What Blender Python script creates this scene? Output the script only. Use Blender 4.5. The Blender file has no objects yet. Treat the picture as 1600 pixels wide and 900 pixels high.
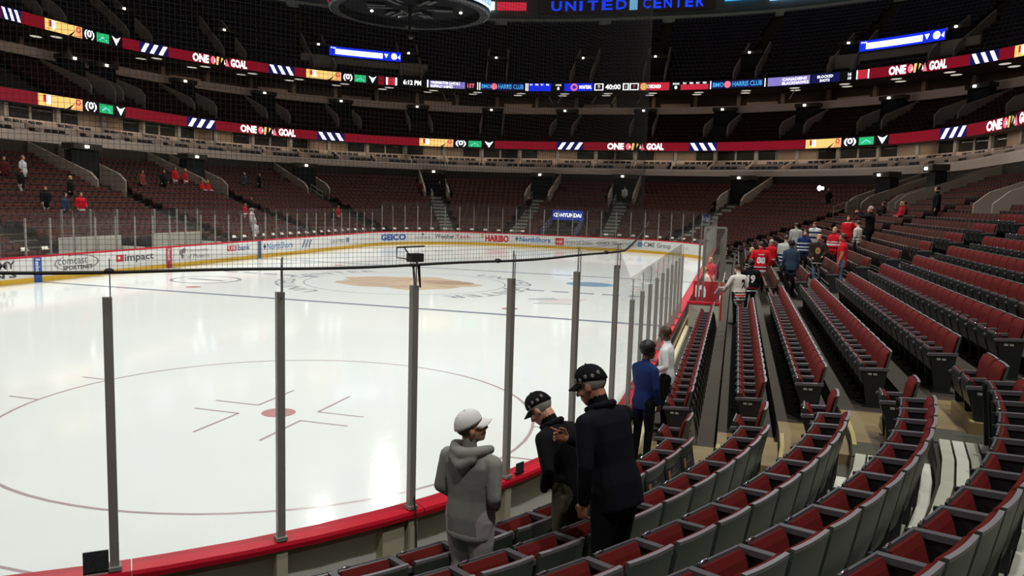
import bpy, bmesh, math, random
import numpy as np
from mathutils import Vector, Matrix
from mathutils.bvhtree import BVHTree

random.seed(7)
rng = np.random.default_rng(7)
SC = bpy.context.scene
COL = SC.collection

# ------------------------------------------------------------------ camera
CAM = np.array([14.4257, -33.1536, 3.9290])
YAW, PITCH, ROLL, FPX = 0.275755, 0.112383, 0.029448, 1228.79


def cam_axes():
    cy, sy = math.cos(YAW), math.sin(YAW)
    cp, sp = math.cos(PITCH), math.sin(PITCH)
    f = np.array([-sy * cp, cy * cp, -sp])
    rt = np.array([cy, sy, 0.0])
    up = np.cross(rt, f)
    c, s = math.cos(ROLL), math.sin(ROLL)
    return c * rt + s * up, -s * rt + c * up, f


RT, UP, FW = cam_axes()
cam_data = bpy.data.cameras.new('camera')
cam_data.sensor_fit = 'HORIZONTAL'
cam_data.sensor_width = 36.0
cam_data.lens = FPX * 36.0 / 1600.0
cam_data.clip_end = 400
cam = bpy.data.objects.new('camera', cam_data)
COL.objects.link(cam)
cam.matrix_world = Matrix(((RT[0], UP[0], -FW[0], CAM[0]), (RT[1], UP[1], -FW[1], CAM[1]),
                           (RT[2], UP[2], -FW[2], CAM[2]), (0, 0, 0, 1)))
SC.camera = cam

# ------------------------------------------------------------------ world, exposure
SC.view_settings.view_transform = 'Standard'
SC.view_settings.look = 'None'
SC.view_settings.exposure = 0.0
SC.view_settings.gamma = 1.0
SC.view_settings.use_curve_mapping = False
wd = bpy.data.worlds.new('arena_air')
wd.use_nodes = True
wd.node_tree.nodes['Background'].inputs[0].default_value = (0.95, 0.93, 1.0, 1)
wd.node_tree.nodes['Background'].inputs[1].default_value = 0.085
SC.world = wd

# ------------------------------------------------------------------ rink lights on the roof catwalks
LAMPS = []
for lx in (-19.0, 19.0):
    for k in range(7):
        ly = -39 + 13 * k
        ld = bpy.data.lights.new('rink_spot', 'SPOT')
        ld.energy = 11000
        ld.color = (1.0, 0.995, 0.955)
        ld.spot_size = math.radians(104)
        ld.spot_blend = 1.0
        ld.shadow_soft_size = 0.45
        lo = bpy.data.objects.new('rink_spot', ld)
        COL.objects.link(lo)
        lo.location = (lx, ly, 26.0)
        lo.rotation_euler = Vector((lx * 0.3 - lx, ly * 0.62 - ly, -26.0)).to_track_quat('-Z', 'Y').to_euler()
        LAMPS.append(lo)


# ------------------------------------------------------------------ projection helper (only used to skip what the photo shows nothing of)
def project(P):
    d = np.asarray(P, float) - CAM
    w = d @ FW
    ws = np.where(np.abs(w) < 1e-6, 1e-6, w)
    return 800 + FPX * (d @ RT) / ws, 450 - FPX * (d @ UP) / ws, w


def in_view(P, m=160):
    u, v, w = project(P)
    return (w > 0.8) & (u > -m) & (u < 1600 + m) & (v > -m) & (v < 900 + m)


# ------------------------------------------------------------------ materials
def lin(c):
    return tuple(((x / 255.0) / 12.92 if x / 255.0 <= 0.04045 else ((x / 255.0 + 0.055) / 1.055) ** 2.4) for x in c)


MATS = {}


def mat(name, rgb, rough=0.6, metal=0.0, var=0.12, scale=9.0, spec=0.4, bump=0.0, emit=0.0, coat=0.0):
    if name in MATS:
        return MATS[name]
    m = bpy.data.materials.new(name)
    m.use_nodes = True
    nt = m.node_tree
    b = nt.nodes['Principled BSDF']
    col = (*lin(rgb), 1)
    b.inputs['Roughness'].default_value = rough
    b.inputs['Metallic'].default_value = metal
    b.inputs['Specular IOR Level'].default_value = spec
    b.inputs['Coat Weight'].default_value = coat
    if emit > 0:
        b.inputs['Base Color'].default_value = (0.01, 0.01, 0.01, 1)
        b.inputs['Emission Color'].default_value = col
        b.inputs['Emission Strength'].default_value = emit
    elif var > 0:
        tc = nt.nodes.new('ShaderNodeTexCoord')
        nz = nt.nodes.new('ShaderNodeTexNoise')
        nz.inputs['Scale'].default_value = scale
        nz.inputs['Detail'].default_value = 4
        mx = nt.nodes.new('ShaderNodeMixRGB')
        mx.inputs[1].default_value = tuple(c * (1 - var) for c in col[:3]) + (1,)
        mx.inputs[2].default_value = tuple(min(1, c * (1 + var)) for c in col[:3]) + (1,)
        nt.links.new(tc.outputs['Object'], nz.inputs['Vector'])
        nt.links.new(nz.outputs['Fac'], mx.inputs[0])
        nt.links.new(mx.outputs[0], b.inputs['Base Color'])
        if bump > 0:
            bp = nt.nodes.new('ShaderNodeBump')
            bp.inputs['Strength'].default_value = bump
            bp.inputs['Distance'].default_value = 0.01
            nt.links.new(nz.outputs['Fac'], bp.inputs['Height'])
            nt.links.new(bp.outputs['Normal'], b.inputs['Normal'])
    else:
        b.inputs['Base Color'].default_value = col
    MATS[name] = m
    return m


def glass_mat(name, tint=(0.965, 0.972, 0.968), haze=0.009, refl=1.0):
    m = bpy.data.materials.new(name)
    m.use_nodes = True
    nt = m.node_tree
    nt.nodes.clear()
    out = nt.nodes.new('ShaderNodeOutputMaterial')
    tr = nt.nodes.new('ShaderNodeBsdfTransparent')
    tr.inputs[0].default_value = (*tint, 1)
    gl = nt.nodes.new('ShaderNodeBsdfGlossy')
    gl.inputs['Roughness'].default_value = 0.03
    gl.inputs[0].default_value = (refl, refl, refl, 1)
    df = nt.nodes.new('ShaderNodeBsdfDiffuse')
    df.inputs[0].default_value = (0.75, 0.77, 0.77, 1)
    lw = nt.nodes.new('ShaderNodeLayerWeight')
    lw.inputs[0].default_value = 0.5
    pw = nt.nodes.new('ShaderNodeMath')
    pw.operation = 'POWER'
    pw.inputs[1].default_value = 4.5
    nt.links.new(lw.outputs['Facing'], pw.inputs[0])
    fr = nt.nodes.new('ShaderNodeMath')
    fr.operation = 'MULTIPLY_ADD'
    fr.inputs[1].default_value = 0.5
    fr.inputs[2].default_value = 0.012
    nt.links.new(pw.outputs[0], fr.inputs[0])
    tcg = nt.nodes.new('ShaderNodeTexCoord')
    nz = nt.nodes.new('ShaderNodeTexNoise')
    nz.inputs['Scale'].default_value = 3.5
    rp = nt.nodes.new('ShaderNodeMapRange')
    rp.inputs['To Min'].default_value = haze * 0.4
    rp.inputs['To Max'].default_value = haze * 1.6
    nt.links.new(tcg.outputs['Object'], nz.inputs['Vector'])
    nt.links.new(nz.outputs['Fac'], rp.inputs['Value'])
    m1 = nt.nodes.new('ShaderNodeMixShader')
    m2 = nt.nodes.new('ShaderNodeMixShader')
    nt.links.new(rp.outputs[0], m1.inputs[0])
    nt.links.new(tr.outputs[0], m1.inputs[1])
    nt.links.new(df.outputs[0], m1.inputs[2])
    nt.links.new(fr.outputs[0], m2.inputs[0])
    nt.links.new(m1.outputs[0], m2.inputs[1])
    nt.links.new(gl.outputs[0], m2.inputs[2])
    nt.links.new(m2.outputs[0], out.inputs['Surface'])
    MATS[name] = m
    return m


def ice_mat():
    m = bpy.data.materials.new('ice')
    m.use_nodes = True
    nt = m.node_tree
    b = nt.nodes['Principled BSDF']
    tc = nt.nodes.new('ShaderNodeTexCoord')
    n1 = nt.nodes.new('ShaderNodeTexNoise')
    n1.inputs['Scale'].default_value = 0.22
    n1.inputs['Detail'].default_value = 5
    n2 = nt.nodes.new('ShaderNodeTexNoise')
    n2.inputs['Scale'].default_value = 14
    n2.inputs['Detail'].default_value = 6
    mp = nt.nodes.new('ShaderNodeMapping')
    mp.inputs['Scale'].default_value = (1, 0.12, 1)
    mx = nt.nodes.new('ShaderNodeMixRGB')
    mx.inputs[1].default_value = (0.80, 0.84, 0.80, 1)
    mx.inputs[2].default_value = (0.88, 0.90, 0.90, 1)
    nt.links.new(tc.outputs['Object'], n1.inputs['Vector'])
    nt.links.new(tc.outputs['Object'], mp.inputs['Vector'])
    nt.links.new(mp.outputs[0], n2.inputs['Vector'])
    nt.links.new(n1.outputs['Fac'], mx.inputs[0])
    nt.links.new(mx.outputs[0], b.inputs['Base Color'])
    rr = nt.nodes.new('ShaderNodeMapRange')
    rr.inputs['To Min'].default_value = 0.05
    rr.inputs['To Max'].default_value = 0.13
    nt.links.new(n2.outputs['Fac'], rr.inputs['Value'])
    nt.links.new(rr.outputs[0], b.inputs['Roughness'])
    b.inputs['IOR'].default_value = 1.31
    b.inputs['Specular IOR Level'].default_value = 0.35
    bp = nt.nodes.new('ShaderNodeBump')
    bp.inputs['Strength'].default_value = 0.03
    bp.inputs['Distance'].default_value = 0.01
    nt.links.new(n2.outputs['Fac'], bp.inputs['Height'])
    nt.links.new(bp.outputs['Normal'], b.inputs['Normal'])
    MATS['ice'] = m
    return m


# ------------------------------------------------------------------ mesh builder
class MB:
    def __init__(self):
        self.v, self.f, self.m, self.n = [], [], [], 0

    def add(self, v, f, m=0):
        v = np.asarray(v, float).reshape(-1, 3)
        self.v.append(v)
        for q in f:
            self.f.append([i + self.n for i in q])
        if isinstance(m, (list, tuple, np.ndarray)):
            self.m.extend(m)
        else:
            self.m.extend([m] * len(f))
        self.n += len(v)
        return self

    def box(self, c, s, R=None, m=0, taper=1.0):
        x, y, z = s[0] / 2, s[1] / 2, s[2] / 2
        k = taper
        v = np.array([(-x, -y, -z), (x, -y, -z), (x, y, -z), (-x, y, -z),
                      (-x * k, -y * k, z), (x * k, -y * k, z), (x * k, y * k, z), (-x * k, y * k, z)])
        if R is not None:
            v = v @ np.asarray(R).T
        v = v + np.asarray(c, float)
        return self.add(v, [(0, 3, 2, 1), (4, 5, 6, 7), (0, 1, 5, 4), (1, 2, 6, 5), (2, 3, 7, 6), (3, 0, 4, 7)], m)

    def tube(self, pts, r, n=8, m=0, cap=True):
        pts = [np.asarray(p, float) for p in pts]
        rs = r if isinstance(r, (list, tuple)) else [r] * len(pts)
        rings = []
        for i, p in enumerate(pts):
            d = pts[min(i + 1, len(pts) - 1)] - pts[max(i - 1, 0)]
            d = d / (np.linalg.norm(d) + 1e-9)
            a = np.array([0, 0, 1.0]) if abs(d[2]) < 0.9 else np.array([1.0, 0, 0])
            x = np.cross(d, a)
            x /= np.linalg.norm(x)
            y = np.cross(d, x)
            an = np.arange(n) * 2 * math.pi / n
            rings.append(p + rs[i] * (np.outer(np.cos(an), x) + np.outer(np.sin(an), y)))
        f = []
        for i in range(len(pts) - 1):
            for k in range(n):
                f.append((i * n + k, (i + 1) * n + k, (i + 1) * n + (k + 1) % n, i * n + (k + 1) % n))
        if cap:
            f.append(tuple(range(n)))
            f.append(tuple(reversed(range((len(pts) - 1) * n, len(pts) * n))))
        return self.add(np.concatenate(rings), f, m)

    def ell(self, c, r, R=None, nu=12, nv=8, m=0):
        v = [(0, 0, -1)]
        for j in range(1, nv):
            ph = -math.pi / 2 + math.pi * j / nv
            for i in range(nu):
                a = 2 * math.pi * i / nu
                v.append((math.cos(ph) * math.cos(a), math.cos(ph) * math.sin(a), math.sin(ph)))
        v.append((0, 0, 1))
        v = np.array(v) * np.asarray(r, float)
        if R is not None:
            v = v @ np.asarray(R).T
        f = [(0, 1 + (i + 1) % nu, 1 + i) for i in range(nu)]
        for j in range(nv - 2):
            for i in range(nu):
                a, b = 1 + j * nu + i, 1 + j * nu + (i + 1) % nu
                f.append((a, b, b + nu, a + nu))
        t = len(v) - 1
        o = 1 + (nv - 2) * nu
        f += [(o + i, o + (i + 1) % nu, t) for i in range(nu)]
        return self.add(v + np.asarray(c, float), f, m)

    def prism(self, poly, z0, z1, m=0):
        n = len(poly)
        v = [(x, y, z0) for x, y in poly] + [(x, y, z1) for x, y in poly]
        f = [tuple(reversed(range(n))), tuple(range(n, 2 * n))]
        f += [(i, (i + 1) % n, n + (i + 1) % n, n + i) for i in range(n)]
        return self.add(v, f, m)

    def mesh(self, name, mats, smooth=False):
        me = bpy.data.meshes.new(name)
        v = np.concatenate(self.v) if self.v else np.zeros((0, 3))
        me.from_pydata(v.tolist(), [], self.f)
        for q in mats:
            me.materials.append(q)
        if len(mats) > 1:
            me.polygons.foreach_set('material_index', np.array(self.m, dtype=np.int32))
        if smooth:
            me.polygons.foreach_set('use_smooth', np.ones(len(me.polygons), dtype=bool))
        me.update()
        return me

    def obj(self, name, mats, parent=None, smooth=False, **kw):
        if not isinstance(mats, (list, tuple)):
            mats = [mats]
        o = bpy.data.objects.new(name, self.mesh(name, mats, smooth))
        COL.objects.link(o)
        if parent is not None:
            o.parent = parent
        return tag(o, **kw)


def tag(o, label=None, cat=None, group=None, kind=None):
    if label:
        o['label'] = label
    if cat:
        o['category'] = cat
    if group:
        o['group'] = group
    if kind:
        o['kind'] = kind
    return o


def empty(name, loc=(0, 0, 0), rz=0.0, **kw):
    o = bpy.data.objects.new(name, None)
    o.empty_display_size = 0.2
    COL.objects.link(o)
    o.location = loc
    o.rotation_euler = (0, 0, rz)
    return tag(o, **kw)


def inst(name, me, parent=None, loc=(0, 0, 0), rz=0.0, **kw):
    o = bpy.data.objects.new(name, me)
    COL.objects.link(o)
    o.location = loc
    o.rotation_euler = (0, 0, rz)
    if parent is not None:
        o.parent = parent
    return tag(o, **kw)


def rotz(a):
    c, s = math.cos(a), math.sin(a)
    return np.array([[c, -s, 0], [s, c, 0], [0, 0, 1.0]])


def rotx(a):
    c, s = math.cos(a), math.sin(a)
    return np.array([[1.0, 0, 0], [0, c, -s], [0, s, c]])


def roty(a):
    c, s = math.cos(a), math.sin(a)
    return np.array([[c, 0, s], [0, 1.0, 0], [-s, 0, c]])


ORD = ['', 'first', 'second', 'third', 'fourth', 'fifth', 'sixth', 'seventh', 'eighth', 'ninth', 'tenth', 'eleventh',
       'twelfth', 'thirteenth', 'fourteenth', 'fifteenth', 'sixteenth', 'seventeenth', 'eighteenth', 'nineteenth',
       'twentieth', 'twenty-first', 'twenty-second', 'twenty-third', 'twenty-fourth', 'twenty-fifth', 'twenty-sixth',
       'twenty-seventh', 'twenty-eighth', 'twenty-ninth', 'thirtieth'] + ['%dth' % k for k in range(31, 80)]

# ------------------------------------------------------------------ the rink outline and everything offset from it
HX, HY, R0 = 12.95, 30.48, 8.53
SL, EL, AL = 2 * (HY - R0), 2 * (HX - R0), math.pi / 2 * R0
SEGS = [('l', (HX, -(HY - R0)), (0, 1), SL, (1, 0)), ('a', (HX - R0, HY - R0), 0, AL),
        ('l', (HX - R0, HY), (-1, 0), EL, (0, 1)), ('a', (-(HX - R0), HY - R0), 90, AL),
        ('l', (-HX, HY - R0), (0, -1), SL, (-1, 0)), ('a', (-(HX - R0), -(HY - R0)), 180, AL),
        ('l', (-(HX - R0), -HY), (1, 0), EL, (0, -1)), ('a', (HX - R0, -(HY - R0)), 270, AL)]
TT = 2 * SL + 2 * EL + 4 * AL


def PN(t, o=0.0):
    """point at outline position t pushed outwards by o, and the outward normal"""
    t %= TT
    for s in SEGS:
        if t <= s[3] + 1e-9:
            if s[0] == 'l':
                return (s[1][0] + s[2][0] * t + s[4][0] * o, s[1][1] + s[2][1] * t + s[4][1] * o), s[4]
            a = math.radians(s[2]) + t / R0
            n = (math.cos(a), math.sin(a))
            return (s[1][0] + (R0 + o) * n[0], s[1][1] + (R0 + o) * n[1]), n
        t -= s[3]
    return PN(0, o)


def tsam(t0, t1, da=0.6, dl=50.0):
    """sample positions: dense on the arcs, sparse on the straights"""
    out = [t0]
    b = []
    acc = 0.0
    for rep in range(-1, 3):
        acc = rep * TT
        for s in SEGS:
            n = max(1, int(math.ceil(s[3] / (da if s[0] == 'a' else dl))))
            b += [acc + s[3] * k / n for k in range(n)]
            acc += s[3]
    out += [x for x in b if t0 + 1e-4 < x < t1 - 1e-4]
    return out + [t1]


def sweep(mb, prof, t0, t1, m=0, closed=False, da=0.6, caps=False):
    """prof: [(o, z)...] swept along the outline"""
    ts = tsam(t0, t1, da)
    n = len(prof)
    v = []
    for t in ts:
        for (o, z) in prof:
            p, _ = PN(t, o)
            v.append((p[0], p[1], z))
    f, mi = [], []
    k = n if closed else n - 1
    for i in range(len(ts) - 1):
        for j in range(k):
            a, b = i * n + j, i * n + (j + 1) % n
            f.append((a, b, b + n, a + n))
            mi.append(m[j] if isinstance(m, (list, tuple)) else m)
    if caps and closed:
        f.append(tuple(range(n)))
        f.append(tuple(range((len(ts) - 1) * n, len(ts) * n)))
        mi += [m if not isinstance(m, (list, tuple)) else m[0]] * 2
    mb.add(v, f, mi)
    return mb


class Curve:
    """true arc length along the outline offset by o"""

    def __init__(self, o):
        self.o = o
        self.t = np.linspace(0, TT, 4000)
        p = np.array([PN(t, o)[0] for t in self.t])
        self.s = np.concatenate([[0], np.cumsum(np.hypot(*np.diff(p, axis=0).T))])

    def S(self, t):
        return float(np.interp(t, self.t, self.s))

    def T(self, s):
        return float(np.interp(s, self.s, self.t))

    def map(self, xy, s_left, do, z0):
        """x runs to the viewer's right (falling s), y up; do = how far the piece stands in front"""
        out = []
        for x, y in xy:
            p, n = PN(self.T(s_left - x), self.o - do)
            out.append((p[0], p[1], z0 + y))
        return out


_txt = {}


def text_geo(s, bold=0.0, spacing=1.0):
    key = (s, bold, spacing)
    if key in _txt:
        return _txt[key]
    cu = bpy.data.curves.new('txt', 'FONT')
    cu.body = s
    cu.size = 1.0
    cu.offset = bold
    cu.space_character = spacing
    cu.resolution_u = 2
    ob = bpy.data.objects.new('txt', cu)
    me = bpy.data.meshes.new_from_object(ob)
    v = np.array([q.co[:2] for q in me.vertices]).reshape(-1, 2)
    f = [tuple(p.vertices) for p in me.polygons]
    bpy.data.objects.remove(ob)
    bpy.data.curves.remove(cu)
    bpy.data.meshes.remove(me)
    lo, hi = v.min(0), v.max(0)
    v = (v - lo) / (hi - lo)
    _txt[key] = (v, f, (hi - lo)[0] / (hi - lo)[1])
    return _txt[key]


def curve_text(cv, s, t_left, t_right, z0, z1, material, parent, do=0.02, bold=0.02, name='lettering', spacing=1.0):
    v, f, asp = text_geo(s, bold, spacing)
    sl, sr = cv.S(t_left), cv.S(t_right)
    mb = MB()
    mb.add(cv.map([(x * (sl - sr), y * (z1 - z0)) for x, y in v], sl, do, z0), f)
    return mb.obj(name, material, parent)


def curve_poly(cv, polys, t_left, z0, material, parent, do=0.015, name='graphic'):
    """polys: outlines in metres right of t_left / above z0; long edges are cut so that they follow the curve"""
    mb = MB()
    for po in polys:
        mb.add(cv.map(po, cv.S(t_left), do, z0), [tuple(range(len(po)))])
    return mb.obj(name, material, parent)


def curve_rect(cv, t_left, t_right, z0, z1, material, parent, do=0.01, name='graphic'):
    mb = MB()
    prof = [(cv.o - do, z0), (cv.o - do, z1)]
    sweep(mb, prof, t_right, t_left, da=0.12)
    return mb.obj(name, material, parent)


def circ(cx, cy, r, n=20, ry=None):
    ry = r if ry is None else ry
    return [(cx + r * math.cos(2 * math.pi * k / n), cy + ry * math.sin(2 * math.pi * k / n)) for k in range(n)]

# ================================================================== materials used by the setting
ICE = ice_mat()
GLASS = glass_mat('rink_glass')
W_PANE = glass_mat('suite_glass', (0.6, 0.6, 0.57), 0.03)
M_BOARD = mat('board_white', (222, 220, 216), 0.35, var=0.04, scale=2)
M_KICK = mat('kick_yellow', (222, 176, 48), 0.4, var=0.06)
M_CAP = mat('cap_red', (196, 26, 46), 0.35, var=0.07, scale=4)
M_FRAME = mat('frame_beige', (178, 171, 146), 0.55, var=0.2, scale=5)
M_POST = mat('post_grey', (142, 138, 132), 0.4, metal=0.15, var=0.08)
M_DARK = mat('black_plastic', (22, 22, 24), 0.45, var=0.15)
M_ROPE = mat('rope_black', (38, 36, 34), 0.8)
M_CONC = mat('stand_concrete', (54, 48, 38), 0.8, var=0.25, scale=3)
M_TAN = mat('aisle_tan', (124, 106, 70), 0.6, var=0.22, scale=4)
M_NOSE = mat('nosing_yellow', (166, 150, 96), 0.6, var=0.1)
M_STAIR = mat('stair_grey', (150, 148, 138), 0.7, var=0.15)
M_PLANK = mat('plank_pale', (198, 199, 184), 0.45, var=0.12, scale=6)
M_FASC = mat('fascia_beige', (222, 202, 184), 0.7, var=0.12, scale=1.5)
M_FASC2 = mat('fascia_brown', (212, 184, 164), 0.7, var=0.12, scale=1.5)
M_VOM = mat('vomitory_wall', (142, 128, 115), 0.75, var=0.2, scale=2)
M_SHADE = mat('tunnel_shade', (14, 14, 15), 0.9)  # near black, puts the shade inside the entrances into the colour
M_WALL = mat('upper_wall', (104, 110, 102), 0.85, var=0.2, scale=0.6)
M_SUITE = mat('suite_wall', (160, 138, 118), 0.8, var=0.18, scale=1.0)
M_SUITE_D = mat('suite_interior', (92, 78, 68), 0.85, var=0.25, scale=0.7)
M_PILL = mat('suite_pillar', (172, 166, 156), 0.6, var=0.1)
M_CHROME = mat('chrome', (190, 190, 195), 0.22, metal=1.0, var=0.0)
M_RAIL = mat('rail_steel', (150, 148, 140), 0.35, metal=0.8, var=0.05)
E_WHITE = mat('lamp_white', (255, 250, 240), emit=6.0)
E_DISC = mat('lamp_disc', (230, 222, 208), emit=0.75)
E_LEDW = mat('led_white', (255, 255, 255), emit=1.7)
E_RED = mat('led_red', (142, 12, 34), emit=0.75)
E_NAVY = mat('led_navy', (22, 24, 92), emit=0.8)
E_BLACK = mat('led_black', (7, 7, 9), emit=0.6)
E_CREAM = mat('led_cream', (255, 205, 120), emit=1.15)
E_PEACH = mat('led_peach', (250, 170, 110), emit=1.1)
E_GREEN = mat('led_green', (42, 190, 120), emit=1.0)
E_BLUE = mat('led_blue', (18, 40, 215), emit=1.3)
E_CYAN = mat('led_cyan', (70, 170, 235), emit=1.2)
E_PINK = mat('led_pink', (250, 110, 130), emit=1.3)
E_MINT = mat('led_mint', (120, 225, 220), emit=1.3)
E_LRED = mat('led_letter_red', (200, 40, 60), emit=1.0)


def ink(name, rgb):
    return mat('ink_' + name, rgb, 0.4, var=0.03)


# ================================================================== ice and its painted marks
def outline_poly(o, da=0.4):
    return [PN(t, o)[0] for t in tsam(0, TT, da, 50)[:-1]]


ice = MB()
pl = outline_poly(0.02)
ice.prism(pl, -0.05, 0.0)
ICE_O = ice.obj('ice_surface', ICE, kind='structure')


def ice_mark(name, polys, m, z=0.002):
    mb = MB()
    for p in polys:
        mb.add([(x, y, z) for x, y in p], [tuple(range(len(p)))])
    return mb.obj(name, m, ICE_O)


def painted(name, rgb):
    m = mat('paint_' + name, rgb, 0.2, var=0.08, scale=3)
    m.node_tree.nodes['Principled BSDF'].inputs['IOR'].default_value = 1.31
    return m


I_RED = painted('red', (190, 140, 138))
I_LINE = painted('line', (180, 160, 160))
I_BLUE = painted('blue', (128, 134, 156))
I_GREY = painted('grey', (150, 154, 164))
I_TAN = painted('tan', (204, 182, 156))
I_TAN2 = painted('tan_dark', (176, 150, 130))
I_TEAL = painted('teal', (120, 162, 188))
I_PINK = painted('pink', (226, 176, 178))


def ring(cx, cy, r, w, n=72):
    out = []
    for k in range(n):
        a, b = 2 * math.pi * k / n, 2 * math.pi * (k + 1) / n
        out.append([(cx + rr * math.cos(q), cy + rr * math.sin(q)) for rr, q in
                    ((r - w, a), (r - w, b), (r, b), (r, a))][::-1])
    return out


def bar(x0, y0, x1, y1, w):
    dx, dy = x1 - x0, y1 - y0
    L = math.hypot(dx, dy)
    nx, ny = -dy / L * w / 2, dx / L * w / 2
    return [(x0 - nx, y0 - ny), (x1 - nx, y1 - ny), (x1 + nx, y1 + ny), (x0 + nx, y0 + ny)]


for sy in (-1, 1):
    ice_mark('blue_line', [bar(-HX, sy * 7.62, HX, sy * 7.62, 0.3)], I_BLUE)
    ice_mark('goal_line', [bar(-11.6, sy * 27.13, 11.6, sy * 27.13, 0.05)], I_LINE)
    for sx in (-1, 1):
        cx, cy = sx * 6.71, sy * 21.03
        ice_mark('faceoff_circle', ring(cx, cy, 4.60, 0.055), I_LINE)
        ice_mark('faceoff_dot', [circ(cx, cy, 0.3)], I_RED, 0.003)
        ls = []
        for ax in (-1, 1):
            for ay in (-1, 1):
                x0, y0 = cx + ax * 0.62, cy + ay * 0.30
                ls += [bar(x0, y0, x0 + ax * 0.91, y0, 0.05), bar(x0, y0, x0, y0 + ay * 1.22, 0.05)]
                hx = cx + ax * 4.57
                hy = cy + ay * 0.86
                ls.append(bar(hx - ax * 0.08, hy, hx + ax * 0.6, hy, 0.05))
        ice_mark('faceoff_marks', ls, I_LINE, 0.003)
        ice_mark('neutral_dot', [circ(sx * 6.71, sy * 6.1, 0.3)], I_RED, 0.003)
ice_mark('centre_line', [bar(-HX + i * 1.1, 0, -HX + i * 1.1 + 0.75, 0, 0.3) for i in range(24) if abs(-HX + i * 1.1) > 4.6],
         I_BLUE, 0.0025)
ice_mark('centre_circle', ring(0, 0, 4.57, 0.05), I_GREY, 0.003)


def ice_text(s, cx, cy, r, a0, a1, h, m):
    v, f, asp = text_geo(s, 0.01, 1.15)
    mb = MB()
    out = []
    for x, y in v:
        a = a0 + (a1 - a0) * x
        q = r + h * y
        out.append((cx + q * math.cos(a), cy + q * math.sin(a), 0.003))
    mb.add(out, f)
    return mb.obj('ice_lettering', m, ICE_O)


ice_text('UNITED CENTER', 0, 0, 4.95, math.radians(250), math.radians(130), 0.85, I_GREY)
ice_text('UNITED CENTER', 0, 0, 4.95, math.radians(70), math.radians(-50), 0.85, I_GREY)
# crest at centre ice: a wide tan patch with streaks along its far and near edges
cr = []
for k in range(40):
    a = 2 * math.pi * k / 40
    wob = 1 + 0.09 * math.sin(5 * a + 0.6) + 0.06 * math.sin(9 * a)
    cr.append((3.15 * math.cos(a) * wob, 2.55 * math.sin(a) * wob))
ice_mark('centre_crest', [cr], I_TAN, 0.003)
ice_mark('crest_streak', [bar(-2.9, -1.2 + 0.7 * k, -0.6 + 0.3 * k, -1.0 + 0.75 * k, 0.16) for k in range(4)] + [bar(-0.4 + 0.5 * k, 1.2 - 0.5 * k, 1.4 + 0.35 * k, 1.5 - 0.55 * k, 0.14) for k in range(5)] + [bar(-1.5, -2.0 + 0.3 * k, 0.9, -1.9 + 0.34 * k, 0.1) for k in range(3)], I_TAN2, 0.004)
ice_mark('crest_dark_tan', [circ(1.7, 0.9, 1.25, 24, 0.8)], I_TAN2, 0.0045)  # darker tan area of the crest design
ice_mark('crest_pink_bars', [bar(0.2, 0.5, 1.4, 1.2, 0.12), bar(-1.9, -0.9, -0.3, -0.55, 0.1)], I_PINK, 0.005)  # pink painted bars of the crest design
ice_mark('ice_advert', [circ(7.85, 3.8, 1.15, 28, 1.0)], I_TEAL, 0.003)
ice_mark('ice_advert_mark', [bar(7.3, 3.5, 8.1, 4.1, 0.16), bar(7.7, 3.5, 8.4, 4.0, 0.14)], I_GREY, 0.004)
for k in range(4):
    ice_mark('ice_script', [bar(7.1 + 0.12 * k, -4.2 + 0.5 * k, 8.5 + 0.1 * k, -3.8 + 0.55 * k, 0.13)], I_PINK if k else I_GREY, 0.003)
ice_mark('ice_script', [bar(6.6, -3.1, 7.5, -2.3, 0.16), bar(6.9, -3.3, 7.7, -2.6, 0.12)], I_GREY, 0.003)
ice_mark('ice_oval', ring(-8.0, -3.6, 1.5, 0.16, 36) + [bar(-8.9, -3.6, -7.1, -3.6, 0.3)], I_GREY, 0.003)

# ================================================================== dasher boards, glass, net
BOARDS = empty('rink_boards', (HX, 0, 0),
               label='white rink boards with yellow kick plate, red cap rail and clear glass', cat='rink boards')


def at_boards(o):
    o.matrix_parent_inverse = Matrix.Translation((-HX, 0, 0))
    return o


NP = 66
for k in range(NP):
    t0, t1 = TT * k / NP + 0.004, TT * (k + 1) / NP - 0.004
    at_boards(sweep(MB(), [(0.0, 0.2), (0.05, 0.2), (0.05, 1.0), (0.0, 1.0)], t0, t1, closed=True, caps=True, da=0.25).obj('board_panel', M_BOARD, BOARDS))
    at_boards(sweep(MB(), [(-0.012, 0.0), (0.06, 0.0), (0.06, 0.2), (-0.012, 0.2)], t0, t1, closed=True, caps=True).obj('kick_plate', M_KICK, BOARDS))
    at_boards(sweep(MB(), [(-0.01, 1.0), (0.21, 1.0), (0.215, 1.04), (0.205, 1.068), (0.03, 1.085), (-0.01, 1.07)], t0, t1, closed=True, caps=True).obj('cap_rail', M_CAP, BOARDS))

# steel frame behind the boards where the seats let it be seen
for k in range(-13, 11):
    t = -6.134 + 1.206 * k
    if not (-13 < t < 12.2):
        continue
    at_boards(sweep(MB(), [(0.05, 0.3), (0.19, 0.3), (0.19, 1.0), (0.05, 1.0)], t - 0.045, t + 0.045, closed=True, caps=True).obj('frame_upright', M_FRAME, BOARDS))
    for z0, z1 in ((0.35, 0.47), (0.93, 1.0)):
        at_boards(sweep(MB(), [(0.05, z0), (0.15, z0), (0.15, z1), (0.05, z1)], t + 0.05, t + 1.15, closed=True, caps=True).obj('frame_rail', M_FRAME, BOARDS))
    if k == 1:
        at_boards(sweep(MB(), [(0.05, 0.45), (0.17, 0.45), (0.17, 0.95), (0.05, 0.95)], t - 0.30, t - 0.08, closed=True, caps=True).obj('hinge_plate', M_FRAME, BOARDS))


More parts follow.
